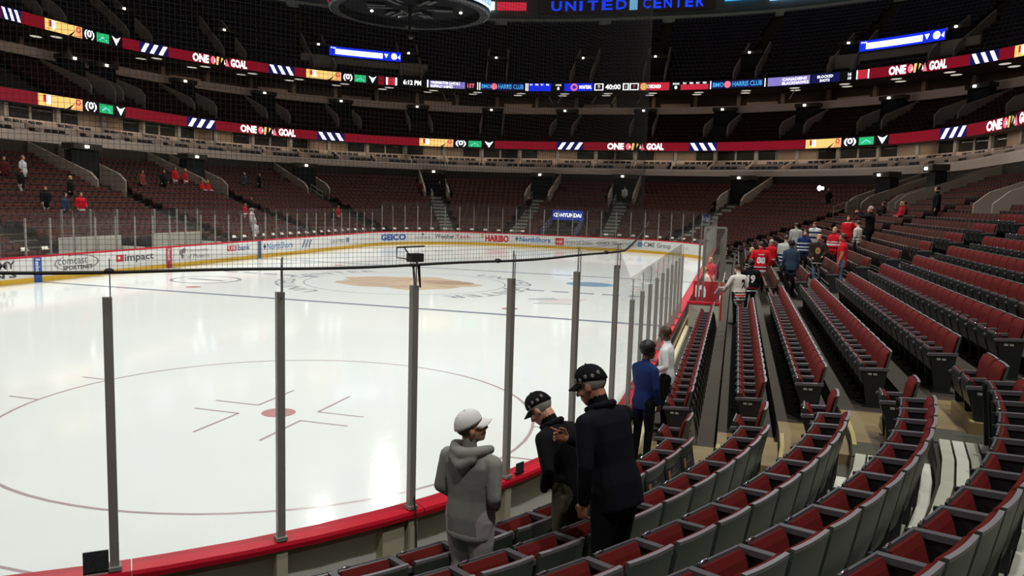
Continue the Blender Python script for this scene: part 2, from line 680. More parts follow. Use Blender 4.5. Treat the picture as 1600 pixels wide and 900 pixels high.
at_boards(sweep(MB(), [(0.2, 0.345), (0.3, 0.345), (0.28, 0.41), (0.2, 0.43)], -13.0, 12.0, closed=True, caps=True).obj('base_strip', mat('base_cream', (206, 198, 160), 0.6, var=0.12), BOARDS))


def glass_hi(t):
    t %= TT
    return (44.6 < t < 77.6) or (117 < t < TT - 0.9)


POSTS = []
for k in range(-30, 5):
    POSTS.append(TT - 6.134 + 1.206 * k)
SIDE = [TT - 0.36 + 1.14 * k for k in range(0, 10)]
FAR = [74.74 + 1.2 * k for k in range(-41, 40)]
NEARSET = [p for p in POSTS if p > 124]
FARSET = [p for p in FAR if 25.0 < p < 123.5]
post_me = {}
for hi in (0, 1):
    zt = 3.14 if hi else 2.6
    b = MB().box((0, 0, (1.08 + zt) / 2), (0.062, 0.058, zt - 1.08)).box((0, 0, 1.095), (0.09, 0.1, 0.03))
    b.box((0.02, 0, zt + 0.14), (0.008, 0.012, 0.28))
    post_me[hi] = b.mesh('glass_post', [M_POST])
for t in NEARSET + SIDE + FARSET:
    p, n = PN(t, 0.15)
    o = inst('glass_post', post_me[1 if glass_hi(t) else 0], BOARDS, (p[0], p[1], 0), math.atan2(n[1], n[0]) + math.pi / 2)
    at_boards(o)


def pane(ta, tb, za, zb):
    (ax, ay), n1 = PN(ta, 0.11)
    (bx, by), n2 = PN(tb, 0.11)
    (cx_, cy_), _ = PN(ta, 0.122)
    (dx_, dy_), _ = PN(tb, 0.122)
    v = [(ax, ay, 1.085), (bx, by, 1.085), (bx, by, zb), (ax, ay, za), (cx_, cy_, 1.085), (dx_, dy_, 1.085), (dx_, dy_, zb), (cx_, cy_, za)]
    at_boards(MB().add(v, [(0, 1, 2, 3), (7, 6, 5, 4), (0, 4, 5, 1), (1, 5, 6, 2), (2, 6, 7, 3), (3, 7, 4, 0)]).obj('glass_pane', GLASS, BOARDS))


allp = NEARSET + SIDE
for a, b in zip(allp[:-1], allp[1:]):
    ha = 3.45 if glass_hi(a) else 2.9
    hb = 3.45 if glass_hi(b) else 2.9
    pane(a + 0.012, b - 0.012, ha, hb)
for a, b in zip(FARSET[:-1], FARSET[1:]):
    h = 3.45 if glass_hi((a + b) / 2) else 2.9
    pane(a + 0.012, b - 0.012, h, h)

# adverts on the ice side of the boards
CB = Curve(0.0)


def btext(s, tl, tr, z0, z1, rgb, bold=0.02, name='advert_lettering'):
    return at_boards(curve_text(CB, s, tl, tr, z0, z1, ink('%d_%d_%d' % rgb, rgb), BOARDS, do=0.006, bold=bold, name=name))


def brect(tl, tr, z0, z1, rgb, do=0.004):
    return at_boards(curve_rect(CB, tl, tr, z0, z1, ink('%d_%d_%d' % rgb, rgb), BOARDS, do=do, name='advert_patch'))


def bpoly(polys, tl, z0, rgb, do=0.006):
    return at_boards(curve_poly(CB, polys, tl, z0, ink('%d_%d_%d' % rgb, rgb), BOARDS, do=do, name='advert_mark'))


DKG, BLU = (70, 68, 70), (42, 88, 160)
btext('MY', 110.95, 110.2, 0.62, 0.92, DKG, 0.03)
btext("IN'S", 111.4, 110.15, 0.26, 0.52, DKG, 0.03)
brect(109.36, 108.97, 0.0, 1.0, (46, 84, 158), 0.016)


def vtext(s, t, z0, z1, w, rgb):
    v, f, a = text_geo(s, 0.02)
    sl = CB.S(t)
    at_boards(MB().add(CB.map([(y * w, (1 - x) * (z1 - z0)) for x, y in v], sl, 0.02, z0), [q[::-1] for q in f]).obj('advert_lettering', ink('%d_%d_%d' % rgb, rgb), BOARDS))


vtext('Reebok', 109.28, 0.3, 0.95, 0.22, (225, 230, 240))
btext('comcast', 108.15, 106.6, 0.6, 0.88, (96, 96, 100), 0.0)
btext('SPORTSNET', 107.9, 106.3, 0.36, 0.54, (60, 60, 66), 0.03)
bpoly([[(q[0], q[1]) for q in ring_] for ring_ in ring(1.2, 0.36, 1.2, 0.07, 40)[:0]] or
      [[(1.25 + 1.2 * math.cos(a) * k, 0.36 + 0.34 * math.sin(a) * k) for a, k in
        ((q, 1.0), (q + 0.16, 1.0), (q + 0.16, 0.93), (q, 0.93))] for q in np.arange(-0.9, 1.9, 0.16)], 108.4, 0.3, (110, 110, 112))
bpoly([[(1.25 + 1.2 * math.cos(a) * k, 0.36 + 0.34 * math.sin(a) * k) for a, k in
        ((q, 1.0), (q + 0.16, 1.0), (q + 0.16, 0.95), (q, 0.95))] for q in np.arange(2.2, 4.2, 0.16)], 108.4, 0.3, (110, 110, 112))
brect(104.92, 104.45, 0.52, 0.84, (196, 44, 58))
bpoly([circ(0.13, 0.2, 0.07, 12)], 104.88, 0.5, (235, 230, 230), 0.009)
btext('impact', 104.4, 102.5, 0.42, 0.84, (70, 72, 76), 0.02)
brect(103.5, 102.2, 0.34, 0.36, (170, 168, 168))
brect(101.63, 101.21, 0.0, 1.0, (178, 52, 62), 0.016)
vtext('Reebok', 101.53, 0.34, 0.95, 0.2, (232, 226, 226))
bpoly([circ(0.2, 0.42, 0.16, 14), circ(0.42, 0.5, 0.14, 14), circ(0.3, 0.2, 0.12, 12)], 100.7, 0.3, (132, 118, 124))
btext('University', 100.05, 98.3, 0.64, 0.86, (120, 112, 118), 0.0)
btext('of Phoenix', 100.05, 98.25, 0.36, 0.58, (120, 112, 118), 0.0)
brect(96.7, 95.85, 0.56, 0.86, (184, 62, 72))
btext('US', 96.6, 95.95, 0.62, 0.82, (235, 225, 228), 0.02)
btext('bank', 95.7, 94.55, 0.54, 0.88, (60, 80, 140), 0.02)
brect(93.75, 93.42, 0.0, 1.0, (66, 82, 110), 0.016)
bpoly([[(0.1, 0), (0.2, 0), (0.2, 0.4), (0.1, 0.4)], [(0, 0.14), (0.3, 0.14), (0.3, 0.26), (0, 0.26)]], 93.2, 0.45, (60, 96, 130))
btext('NorthShore', 92.8, 89.9, 0.45, 0.84, (72, 128, 178), 0.015)
bpoly([[(0.0 + 0.4 * k, 0), (0.16 + 0.4 * k, 0), (0.5 + 0.4 * k, 0.5), (0.34 + 0.4 * k, 0.5)] for k in range(3)], 88.85, 0.36, (58, 90, 124))
btext('UNITED', 85.0, 82.9, 0.46, 0.68, (86, 88, 100), 0.01)
brect(82.75, 82.25, 0.44, 0.8, (110, 128, 156))
at_boards(curve_poly(CB, ring(0.4, 0.3, 0.34, 0.06, 24), 81.5, 0.3, ink('pale', (204, 184, 186)), BOARDS, do=0.006, name='advert_mark'))
btext('xtremada', 80.6, 78.3, 0.5, 0.74, (204, 184, 186), 0.0)
btext('GEICO', 77.4, 74.7, 0.34, 0.86, (44, 86, 164), 0.05)
btext('McCORMICK', 73.85, 72.4, 0.48, 0.64, (96, 96, 104), 0.0)
bpoly([circ(0.62, 0.2, 0.1, 12)], 73.75, 0.62, (96, 96, 104))
btext('Weather', 72.05, 70.35, 0.52, 0.82, (66, 62, 64), 0.02)
btext('Tech', 70.3, 69.05, 0.52, 0.82, (190, 74, 80), 0.02)
brect(71.4, 69.1, 0.42, 0.45, (196, 120, 122))
btext('HARIBO', 67.75, 65.7, 0.3, 0.88, (206, 38, 52), 0.05)
bpoly([circ(0.14, 0.3, 0.12, 12), circ(0.14, 0.5, 0.09, 12)], 68.15, 0.4, (212, 176, 60))
bpoly([[(0.1, 0), (0.2, 0), (0.2, 0.4), (0.1, 0.4)], [(0, 0.14), (0.3, 0.14), (0.3, 0.26), (0, 0.26)]], 65.15, 0.45, (60, 130, 110))
btext('NorthShore', 64.75, 62.1, 0.42, 0.84, (48, 120, 184), 0.02)
brect(61.7, 60.95, 0.28, 0.86, (206, 62, 76))
btext('mb', 61.58, 61.08, 0.44, 0.68, (240, 226, 228), 0.01)
btext('financial bank', 60.85, 58.6, 0.4, 0.78, (126, 120, 122), 0.0)
at_boards(curve_poly(CB, [[(0.55 + 0.5 * math.cos(a) * k, 0.2 + 0.2 * math.sin(a) * k) for a, k in ((q, 1.0), (q + 0.3, 1.0), (q + 0.3, 0.88), (q, 0.88))]
                          for q in np.arange(0, 6.28, 0.3)], 58.25, 0.38, ink('kia', (118, 114, 116)), BOARDS, do=0.006, name='advert_mark'))
btext('KIA', 58.0, 57.4, 0.48, 0.68, (118, 114, 116), 0.02)
btext('KIA MOTORS', 56.95, 55.15, 0.46, 0.7, (128, 122, 124), 0.02)
bpoly([circ(0.24, 0.26, 0.24, 20)], 54.85, 0.36, (120, 160, 190))
btext('CME Group', 54.3, 51.75, 0.36, 0.84, (84, 86, 90), 0.01)
btext('UIC', 50.3, 49.7, 0.5, 0.7, (150, 152, 160), 0.0)

# protective net above the near corner, its bottom rope, and the rods that carry it
net_mb = MB()
NT0, NT1 = TT - 21.0, TT + 0.25
CN = Curve(0.2)
s0, s1 = CN.S(NT0), CN.S(TT - 0.001)
zlo, zhi, cell, cw = 3.335, 9.6, 0.0375, 0.0011
nv = int((s1 - s0) / cell)
cols = [PN(CN.T(s0 + cell * k), 0.2) for k in range(nv)]
va, fa = [], []
for (p, n) in cols:
    tx, ty = -n[1] * cw, n[0] * cw
    nx, ny = n[0] * cw, n[1] * cw
    b = len(va)
    for z in (zlo, zhi):
        va += [(p[0] - tx - nx, p[1] - ty - ny, z), (p[0] + tx - nx, p[1] + ty - ny, z), (p[0] + nx, p[1] + ny, z)]
    fa += [(b, b + 1, b + 4, b + 3), (b + 1, b + 2, b + 5, b + 4), (b + 2, b, b + 3, b + 5)]
net_mb.add(va, fa)
hts = np.arange(zlo, zhi, cell)
path = [PN(t, 0.2)[0] for t in tsam(NT0, TT, 0.25)]
va, fa = [], []
for z in hts:
    b = len(va)
    for (x, y) in path:
        va += [(x, y, z - cw), (x, y, z + cw)]
    for i in range(len(path) - 1):
        fa.append((b + 2 * i, b + 2 * i + 2, b + 2 * i + 3, b + 2 * i + 1))
net_mb.add(va, fa)
NET = empty('safety_net', (*PN(TT - 6, 0.2)[0], 3.33), label='black safety netting hanging above the near corner glass', cat='net')


def keepw(o, root):
    o.matrix_parent_inverse = Matrix.Translation(-Vector(root.location))
    return o


keepw(net_mb.obj('net_mesh', M_ROPE, NET, kind='stuff'), NET)
rp = []
for t in tsam(NT0, NT1 + 0.3, 0.25):
    p = PN(t, 0.22)[0]
    rp.append((p[0], p[1], 3.33 + (0.006 * math.sin(3.1 * t)) + (0.28 * max(0, (t - TT + 1.2)) / 1.5)))
keepw(MB().tube(rp, 0.013, 6).obj('bottom_rope', M_ROPE, NET), NET)
for t in (TT - 8.6, TT - 7.32, TT - 4.0, TT - 1.9):
    p = PN(t, 0.22)[0]
    keepw(MB().ell((p[0], p[1], 3.335), (0.035, 0.035, 0.022)).obj('rope_clamp', M_ROPE, NET), NET)
for k in (0, 2, 3, 4):
    t = TT - 6.134 + 1.206 * k
    p = PN(t, 0.19)[0]
    keepw(MB().tube([(p[0], p[1], 3.1), (p[0], p[1], 3.36), (p[0] - 0.03, p[1] + 0.05, 3.4)], 0.006, 5).obj('net_rod', M_POST, NET), NET)

# small camera on the third near post
(cx, cy), cn = PN(TT - 4.93, 0.16)
camt = empty('post_camera', (cx, cy, 3.14), math.atan2(cn[1], cn[0]) + math.pi / 2,
             label='small black camera box on a bracket above a glass post', cat='camera')
MB().box((0, 0, 0.25), (0.125, 0.09, 0.075)).obj('camera_body', mat('cam_black', (50, 48, 48), 0.5), camt)
MB().tube([(0.0, 0, 0.0), (-0.01, 0, 0.1), (-0.02, 0, 0.2)], 0.011, 6).tube([(-0.05, 0, 0.2), (-0.02, 0, 0.16), (0.03, 0, 0.2)], 0.008, 6).obj('bracket', M_POST, camt)
MB().tube([(-0.16, 0.05, 0.34), (0.13, 0.05, 0.345)], 0.008, 6).tube([(-0.16, 0.05, 0.34), (-0.16, 0.05, 0.25), (-0.08, 0.0, 0.24)], 0.006, 6).tube([(-0.13, -0.03, 0.34), (-0.06, 0.0, 0.27)], 0.006, 6).obj('cage', M_ROPE, camt)
MB().tube([(0.06, 0, -0.02), (0.05, 0, 0.06), (0.04, 0, 0.18)], [0.008, 0.011, 0.013], 6).obj('microphone', M_ROPE, camt)
for t, s in ((TT - 6.134 - 1.206 - 0.12, 0.17), (TT - 3.55, 0.12)):
    p, n = PN(t, 0.19)
    c = empty('ledge_card', (p[0], p[1], 1.085), math.atan2(n[1], n[0]) + math.pi / 2,
              label='dark printed card on the red ledge %s' % ('at the lower left glass post' if s > 0.15 else 'beside the fourth glass post'), cat='card')
    MB().box((0, 0, s / 2), (s, 0.012, s), rotz(0)).obj('sheet', mat('card_dark', (52, 54, 54), 0.5, var=0.7, scale=40), c)
    MB().box((0, 0.008, 0.01), (s, 0.04, 0.014)).obj('card_foot', M_DARK, c)
p, n = PN(TT - 4.93, 0.2)
MB().tube([(p[0], p[1], 1.2), (p[0] + 0.035 * n[0], p[1] + 0.035 * n[1], 1.05), (p[0] + 0.05 * n[0], p[1] + 0.05 * n[1], 0.75), (p[0] + 0.03, p[1], 0.52), (p[0] + 0.1, p[1] - 0.1, 0.42)], 0.008, 6).obj(
    'cable', M_ROPE, label='thin dark cable hanging down behind the boards from a glass post', cat='cable')

# ================================================================== lower bowl
PIT = 0.822
NR1 = 17


def zrow(i):
    return 0.35 + 0.24 * i + 0.0035 * i * i


def oback(i):
    return 1.32 + PIT * i


def oedge(i):
    return oback(i) - 0.77


prof = [(0.13, 0.0), (0.13, 0.35)]
for i in range(1, NR1):
    prof += [(oedge(i), zrow(i - 1)), (oedge(i), zrow(i))]
prof += [(15.45, zrow(NR1 - 1)), (15.45, 6.7)]
sweep(MB(), prof, 0, TT).obj('floor_lower_bowl', M_CONC, kind='structure')


def ztread(o):
    i = 0
    while i < NR1 - 1 and o > oedge(i + 1):
        i += 1
    return zrow(i)


# suite balcony above the bowl
BAND = sweep(MB(), [(15.4, 6.65), (15.75, 6.65), (15.75, 7.12), (15.7, 7.28), (15.45, 7.28), (15.4, 7.12)], 0, TT, closed=True).obj('wall_suite_front', M_FASC, kind='structure')
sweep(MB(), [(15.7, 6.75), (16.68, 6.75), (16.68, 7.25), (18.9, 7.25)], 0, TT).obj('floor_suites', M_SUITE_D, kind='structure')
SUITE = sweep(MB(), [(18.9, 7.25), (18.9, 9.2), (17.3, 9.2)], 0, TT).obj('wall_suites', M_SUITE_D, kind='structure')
C19 = Curve(18.75)
s = C19.S(38)
idx = 0
while s < C19.S(112):
    ta, tb = C19.T(s), C19.T(s + 4.1)
    p, n = PN(ta, 18.7)
    MB().box((p[0], p[1], 8.15), (0.3, 0.5, 2.1), rotz(math.atan2(n[1], n[0]) + math.pi / 2)).obj('pillar', M_PILL, SUITE)
    for q in range(2):
        u0, u1 = C19.T(s + 0.25 + 1.95 * q), C19.T(s + 2.1 + 1.95 * q)
        if (idx + q) % 3 == 2:
            sweep(MB(), [(18.62, 8.3), (18.8, 8.3), (18.8, 9.2), (18.62, 9.2)], u0, u1, closed=True, caps=True).obj('wall_panel', M_SUITE, SUITE)
        else:
            sweep(MB(), [(18.66, 8.3), (18.69, 8.3), (18.69, 9.15), (18.66, 9.15)], u0, u1, closed=True, caps=True).obj('window_pane', W_PANE, SUITE)
            for uu in (u0, u1):
                p, n = PN(uu, 18.66)
                MB().box((p[0], p[1], 8.72), (0.07, 0.09, 0.9), rotz(math.atan2(n[1], n[0]) + math.pi / 2)).obj('window_frame', M_PILL, SUITE)
    u0, u1 = C19.T(s + 0.3), C19.T(s + 3.7)
    sweep(MB(), [(16.69, 7.25), (16.8, 7.25), (16.8, 7.84), (16.69, 7.84)], u0, u1, closed=True, caps=True).obj('suite_counter', M_FASC, SUITE)
    sweep(MB(), [(18.5, 7.25), (18.66, 7.25), (18.66, 8.3), (18.5, 8.3)], C19.T(s), tb, closed=True, caps=True).obj('window_sill', M_FASC, SUITE)
    p, n = PN(C19.T(s + 3.9), 16.7)
    a = math.atan2(n[1], n[0])
    MB().box((p[0], p[1], 7.6), (1.9, 0.1, 0.42), rotz(a) @ roty(-0.32)).obj('suite_stair_wall', M_FASC, SUITE)
    s += 4.1
    idx += 1

def strip_light(t, o, z, L, W, e, col):
    p, n = PN(t, o)
    ld = bpy.data.lights.new('suite_strip', 'AREA')
    ld.shape = 'RECTANGLE'
    ld.size, ld.size_y = L, W
    ld.energy = e
    ld.color = col
    lo = bpy.data.objects.new('suite_strip', ld)
    COL.objects.link(lo)
    lo.location = (p[0], p[1], z)
    lo.rotation_euler = (0, 0, math.atan2(n[1], n[0]) + math.pi / 2)


s = C19.S(40)
while s < C19.S(110):
    strip_light(C19.T(s), 17.6, 9.1, 9.0, 0.3, 42, (1.0, 0.84, 0.66))
    s += 11.0

# club tier
NR2 = 8


def z2(i):
    return 9.45 + 0.43 * i


def o2(i):
    return 18.35 + 0.83 * i


prof = [(17.45, 9.45), (o2(1) - 0.66, 9.45)]
for i in range(1, NR2):
    prof += [(o2(i) - 0.66, z2(i))] + ([(o2(i + 1) - 0.66, z2(i))] if i < NR2 - 1 else [(25.2, z2(i))])
prof += [(25.2, 13.6)]
sweep(MB(), prof, 0, TT).obj('floor_club_tier', M_CONC, kind='structure')
sweep(MB(), [(24.8, 13.6), (25.25, 13.6), (25.25, 14.2), (25.15, 14.35), (24.9, 14.35), (24.8, 14.2)], 0, TT, closed=True).obj('wall_upper_suite_front', M_FASC2, kind='structure')
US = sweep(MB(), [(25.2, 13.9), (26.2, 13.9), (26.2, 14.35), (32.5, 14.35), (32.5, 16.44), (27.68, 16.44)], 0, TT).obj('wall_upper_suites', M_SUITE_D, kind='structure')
C30 = Curve(29.6)
s = C30.S(44)
k = 0
while s < C30.S(88):
    p, n = PN(C30.T(s), 32.2)
    MB().box((p[0], p[1], 15.4), (0.4, 0.5, 2.08), rotz(math.atan2(n[1], n[0]) + math.pi / 2)).obj('pillar', M_SUITE, US)
    if k % 2 == 0:
        sweep(MB(), [(32.3, 14.4), (32.45, 14.4), (32.45, 15.6), (32.3, 15.6)], C30.T(s + 0.6), C30.T(s + 3.8), closed=True, caps=True).obj('wall_panel', M_FASC2, US)
    s += 4.6
    k += 1
C28 = Curve(28.2)
s = C28.S(45.5)
k = 0
while s < C28.S(83):
    if C28.T(s) < 78 or k % 2:
        for oo in (28.9, 30.6):
            p, n = PN(C28.T(s + (0.5 if oo > 29 else 0)), oo)
            MB().ell((p[0], p[1], 16.42), (0.55, 0.34, 0.05), rotz(math.atan2(n[1], n[0]) + math.pi / 2), 14, 6).obj('ceiling_lamp', E_DISC, US)
    s += 5.1
    k += 1
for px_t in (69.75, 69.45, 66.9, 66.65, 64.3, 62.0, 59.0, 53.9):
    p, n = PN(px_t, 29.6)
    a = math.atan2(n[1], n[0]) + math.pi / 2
    MB().box((p[0], p[1], 15.85), (0.16, 0.16, 1.05), rotz(a) @ roty(0.45 if px_t > 66.8 else -0.5), taper=0.5).obj('pale_strut', mat('strut_pale', (190, 184, 176), 0.6), US)  # slanted strut in an even pale base colour

s = C30.S(46)
while s < C30.S(84):
    strip_light(C30.T(s), 30.2, 16.35, 9.0, 0.6, 24, (1.0, 0.86, 0.72))
    s += 13.0

# upper tier
NR3 = 18


def z3(i):
    return 16.95 + 0.59 * i


def o3(i):
    return 28.75 + 0.85 * i


prof = [(27.9, 16.95)]
for i in range(1, NR3):
    prof += [(o3(i) - 0.68, z3(i - 1)), (o3(i) - 0.68, z3(i))]
prof += [(44.3, z3(NR3 - 1)), (44.3, 27.3), (43.7, 27.4), (43.7, 28.3), (44.6, 28.4), (44.6, 36)]
sweep(MB(), prof, 0, TT, m=[0] * (len(prof) - 6) + [0, 1, 2, 1, 1]).obj('floor_upper_tier', [M_CONC, M_WALL, mat('upper_band', (178, 182, 164), 0.8, var=0.2, scale=0.5)], kind='structure')

# ================================================================== aisles and vomitories
VOM1 = [94.1, 83.7, 75.9, 70.5, 66.0, 57.9, 52.9, 46.4, 39.5, 27.0]
VOM2 = [84.0, 80.79, 77.54, 75.2, 72.93, 70.64, 68.38, 66.06, 57.49, 55.08, 52.78, 50.48, 48.17, 45.9]
VOM3 = [79.8, 77.56, 75.24, 72.94, 70.65, 68.37, 65.94, 57.42, 55.04, 52.76, 50.46, 48.2]
AISLE_W = 0.62


def radial(t):
    (x, y), n = PN(t, 0)
    return np.array([x, y]), np.array(n), np.array([-n[1], n[0]])


def rpoint(base, o, s, z):
    b, n, tg = base
    q = b + n * o + tg * s
    return (q[0], q[1], z)


def side_wall(mb, base, s, pts_lo, pts_hi, th=0.16):
    """upright slab in a radial plane at sideways position s; pts: (o, z)"""
    ring_ = pts_lo + pts_hi[::-1]
    n = len(ring_)
    v = [rpoint(base, o, s - th / 2, z) for o, z in ring_] + [rpoint(base, o, s + th / 2, z) for o, z in ring_]
    f = [tuple(range(n)), tuple(reversed(range(n, 2 * n)))]
    f += [(i, n + i, n + (i + 1) % n, (i + 1) % n) for i in range(n)]
    mb.add(v, f)
    return mb


def vomitory(t, of, oe, slope, hw, wall_h, top_z, name='vomitory', dark=2.0, start=-1.8):
    base = radial(t)
    p = rpoint(base, of, 0, slope(of))
    root = empty(name, p, 0, kind='structure')

    def par(o):
        return keepw(o, root)
    for sgn in (-1, 1):
        lo = [(of + start, slope(of + start) - 0.2), (oe, slope(oe) - 0.2)]
        hi = [(of + start, slope(of + start) + wall_h * 0.75), (of + start + 0.5, slope(of + start + 0.5) + wall_h), (oe, min(top_z, slope(oe) + wall_h))]
        lo = [lo[0], (of + start + 0.5, slope(of + start + 0.5) - 0.2), lo[1]]
        par(side_wall(MB(), base, sgn * hw, lo, hi).obj('side_wall', M_VOM, root))
    zf = slope(of)
    b, n, tg = base
    R = rotz(math.atan2(n[1], n[0]) + math.pi / 2)
    par(MB().box(rpoint(base, of + 0.45, 0, zf + dark / 2), (2 * hw - 0.2, 0.6, dark), R).obj('shade_block', M_SHADE, root))  # solid block, its black colour stands in for shade inside the mouth
    par(MB().box(rpoint(base, of + 0.4, 0, zf + dark + 0.22), (2 * hw, 0.9, 0.36), R).obj('lintel', M_CONC, root))
    par(MB().box(rpoint(base, of - 0.12, 0.15, zf + dark + 0.2), (0.22, 0.12, 0.16), R).obj('lamp', E_WHITE, root))
    return root


def sl1(o):
    i = max(0.0, (o - 0.64) / PIT)
    return 0.35 + 0.24 * i + 0.0035 * i * i


def sl2(o):
    return 9.45 + 0.43 * max(0, (o - 17.7) / 0.83)


def sl3(o):
    return 16.95 + 0.59 * max(0, (o - 28.1) / 0.85)


for t in VOM1:
    if t > 30:
        vomitory(t, 11.9, 15.3, sl1, 1.15, 1.05, 6.6, dark=1.9)
vomitory(20.4, 11.6, 15.3, sl1, 1.15, 1.05, 6.6, dark=1.9)
for t in VOM2:
    vomitory(t, 22.6, 24.7, sl2, 1.2, 1.15, 13.55, dark=1.55, start=-2.6)
for t in VOM3:
    vomitory(t, 31.0, 34.5, sl3, 1.2, 1.2, 30, dark=1.7, start=-2.2)

for t in VOM1:
    base = radial(t)
    mb = MB()
    b, n, tg = base
    R = rotz(math.atan2(n[1], n[0]) + math.pi / 2)
    for i in range(0, 13):
        o0_, o1_ = (0.5 if i == 0 else oedge(i)), oedge(i + 1)
        mb.box(rpoint(base, (o0_ + o1_) / 2, 0, zrow(i) + 0.01), (2 * AISLE_W - 0.1, o1_ - o0_ - 0.02, 0.03), R)
        rise = zrow(i + 1) - zrow(i)
        mb.box(rpoint(base, o1_ - 0.2, 0, zrow(i) + rise / 4 + 0.015), (2 * AISLE_W - 0.1, 0.38, rise / 2 + 0.02), R)
    mb.obj('aisle_stairs', M_STAIR if 50 < t < 72 else M_CONC, kind='structure')
    if 44 < t < 80:
        h = empty('handrail', rpoint(base, 9.4, 0.5, sl1(9.4)), 0, kind='structure')
        for z in (0.55, 0.95):
            keepw(MB().tube([rpoint(base, 8.9, 0.5, sl1(8.9) + z), rpoint(base, 10.6, 0.5, sl1(10.6) + z)], 0.03, 6).obj('rail', M_RAIL, h), h)
        for oo in (8.9, 9.75, 10.6):
            keepw(MB().tube([rpoint(base, oo, 0.5, sl1(oo) - 0.1), rpoint(base, oo, 0.5, sl1(oo) + 0.95)], 0.028, 6).obj('rail_post', M_RAIL, h), h)

# corner aisle beside the camera: tan steps with yellow nosings, then pale decking planks
AISLE = empty('aisle_steps', (14.5, -22.4, 0.35), 0, kind='structure')


def t_end(o, y=-23.65):
    return TT - R0 * math.asin((-y - (HY - R0)) / (R0 + o))


def slab(o0, o1, za, zb, t0, t1):
    return sweep(MB(), [(o0, za), (o1, za), (o1, zb), (o0, zb)], t0, t1, closed=True, caps=True)


for i in range(0, 10):
    x0 = 0.24 if i == 0 else oedge(i)
    x1 = oedge(i + 1)
    rise = zrow(i + 1) - zrow(i)
    zi = zrow(i)
    keepw(slab(x0 + 0.005, x1 - 0.004, zi - 0.002, zi + 0.018, t_end(x1, -23.1), TT + 0.5).obj('tread', M_TAN, AISLE), AISLE)
    keepw(slab(x0 + 0.005, x1 - 0.004, zi - 0.002, zi + 0.02, t_end(x1, -23.75), t_end(x1, -23.1) - 0.01).obj('carpet', mat('carpet_grey', (70, 70, 58), 0.9, var=0.2, scale=12), AISLE), AISLE)
    ta, tb = t_end(x1, -23.2), t_end(x1, -22.1)
    keepw(slab(x1 - 0.41, x1 - 0.004, zi + 0.01, zi + rise / 2 + 0.02, ta, tb).obj('half_step', M_TAN, AISLE), AISLE)
    keepw(slab(x1 + 0.008, x1 + 0.058, zrow(i + 1) + 0.015, zrow(i + 1) + 0.03, ta, tb).obj('nosing', M_NOSE, AISLE), AISLE)
    keepw(slab(x1 - 0.405, x1 - 0.36, zi + rise / 2 + 0.018, zi + rise / 2 + 0.032, ta, tb).obj('nosing', M_NOSE, AISLE), AISLE)
DECK = empty('corner_decking', (14.0, -26.0, 0.35), 0, kind='structure')
for i in range(1, 8):
    oa, ob = oedge(i) + 0.03, oedge(i + 1) - 0.02
    n = 6
    for k in range(n):
        w = (ob - oa) / n
        sweep_mb = sweep(MB(), [(oa + w * k + 0.011, zrow(i) + 0.03), (oa + w * (k + 1) - 0.011, zrow(i) + 0.03), (oa + w * (k + 1) - 0.011, zrow(i) + 0.075), (oa + w * k + 0.011, zrow(i) + 0.075)],
                         TT - 8.6, t_end(oa, -23.72), closed=True, caps=True)
        keepw(sweep_mb.obj('plank', M_PLANK if k % 2 else mat('plank_worn', (178, 178, 160), 0.5, var=0.15, scale=6), DECK), DECK)

# ================================================================== LED ribbons
CR1, CR2 = Curve(17.25), Curve(27.65)
RIB1 = sweep(MB(), [(17.25, 9.15), (17.5, 9.12), (17.5, 10.02), (17.25, 10.0)], 0, TT, closed=True, da=0.12).obj(
    'led_ribbon', M_DARK, label='lower red LED ribbon board running round the arena', cat='led display')
RIB2 = sweep(MB(), [(27.65, 16.5), (27.95, 16.45), (27.95, 17.52), (27.65, 17.5)], 0, TT, closed=True, da=0.12).obj(
    'led_ribbon', M_DARK, label='upper LED ribbon board showing clock, scores and adverts', cat='led display')


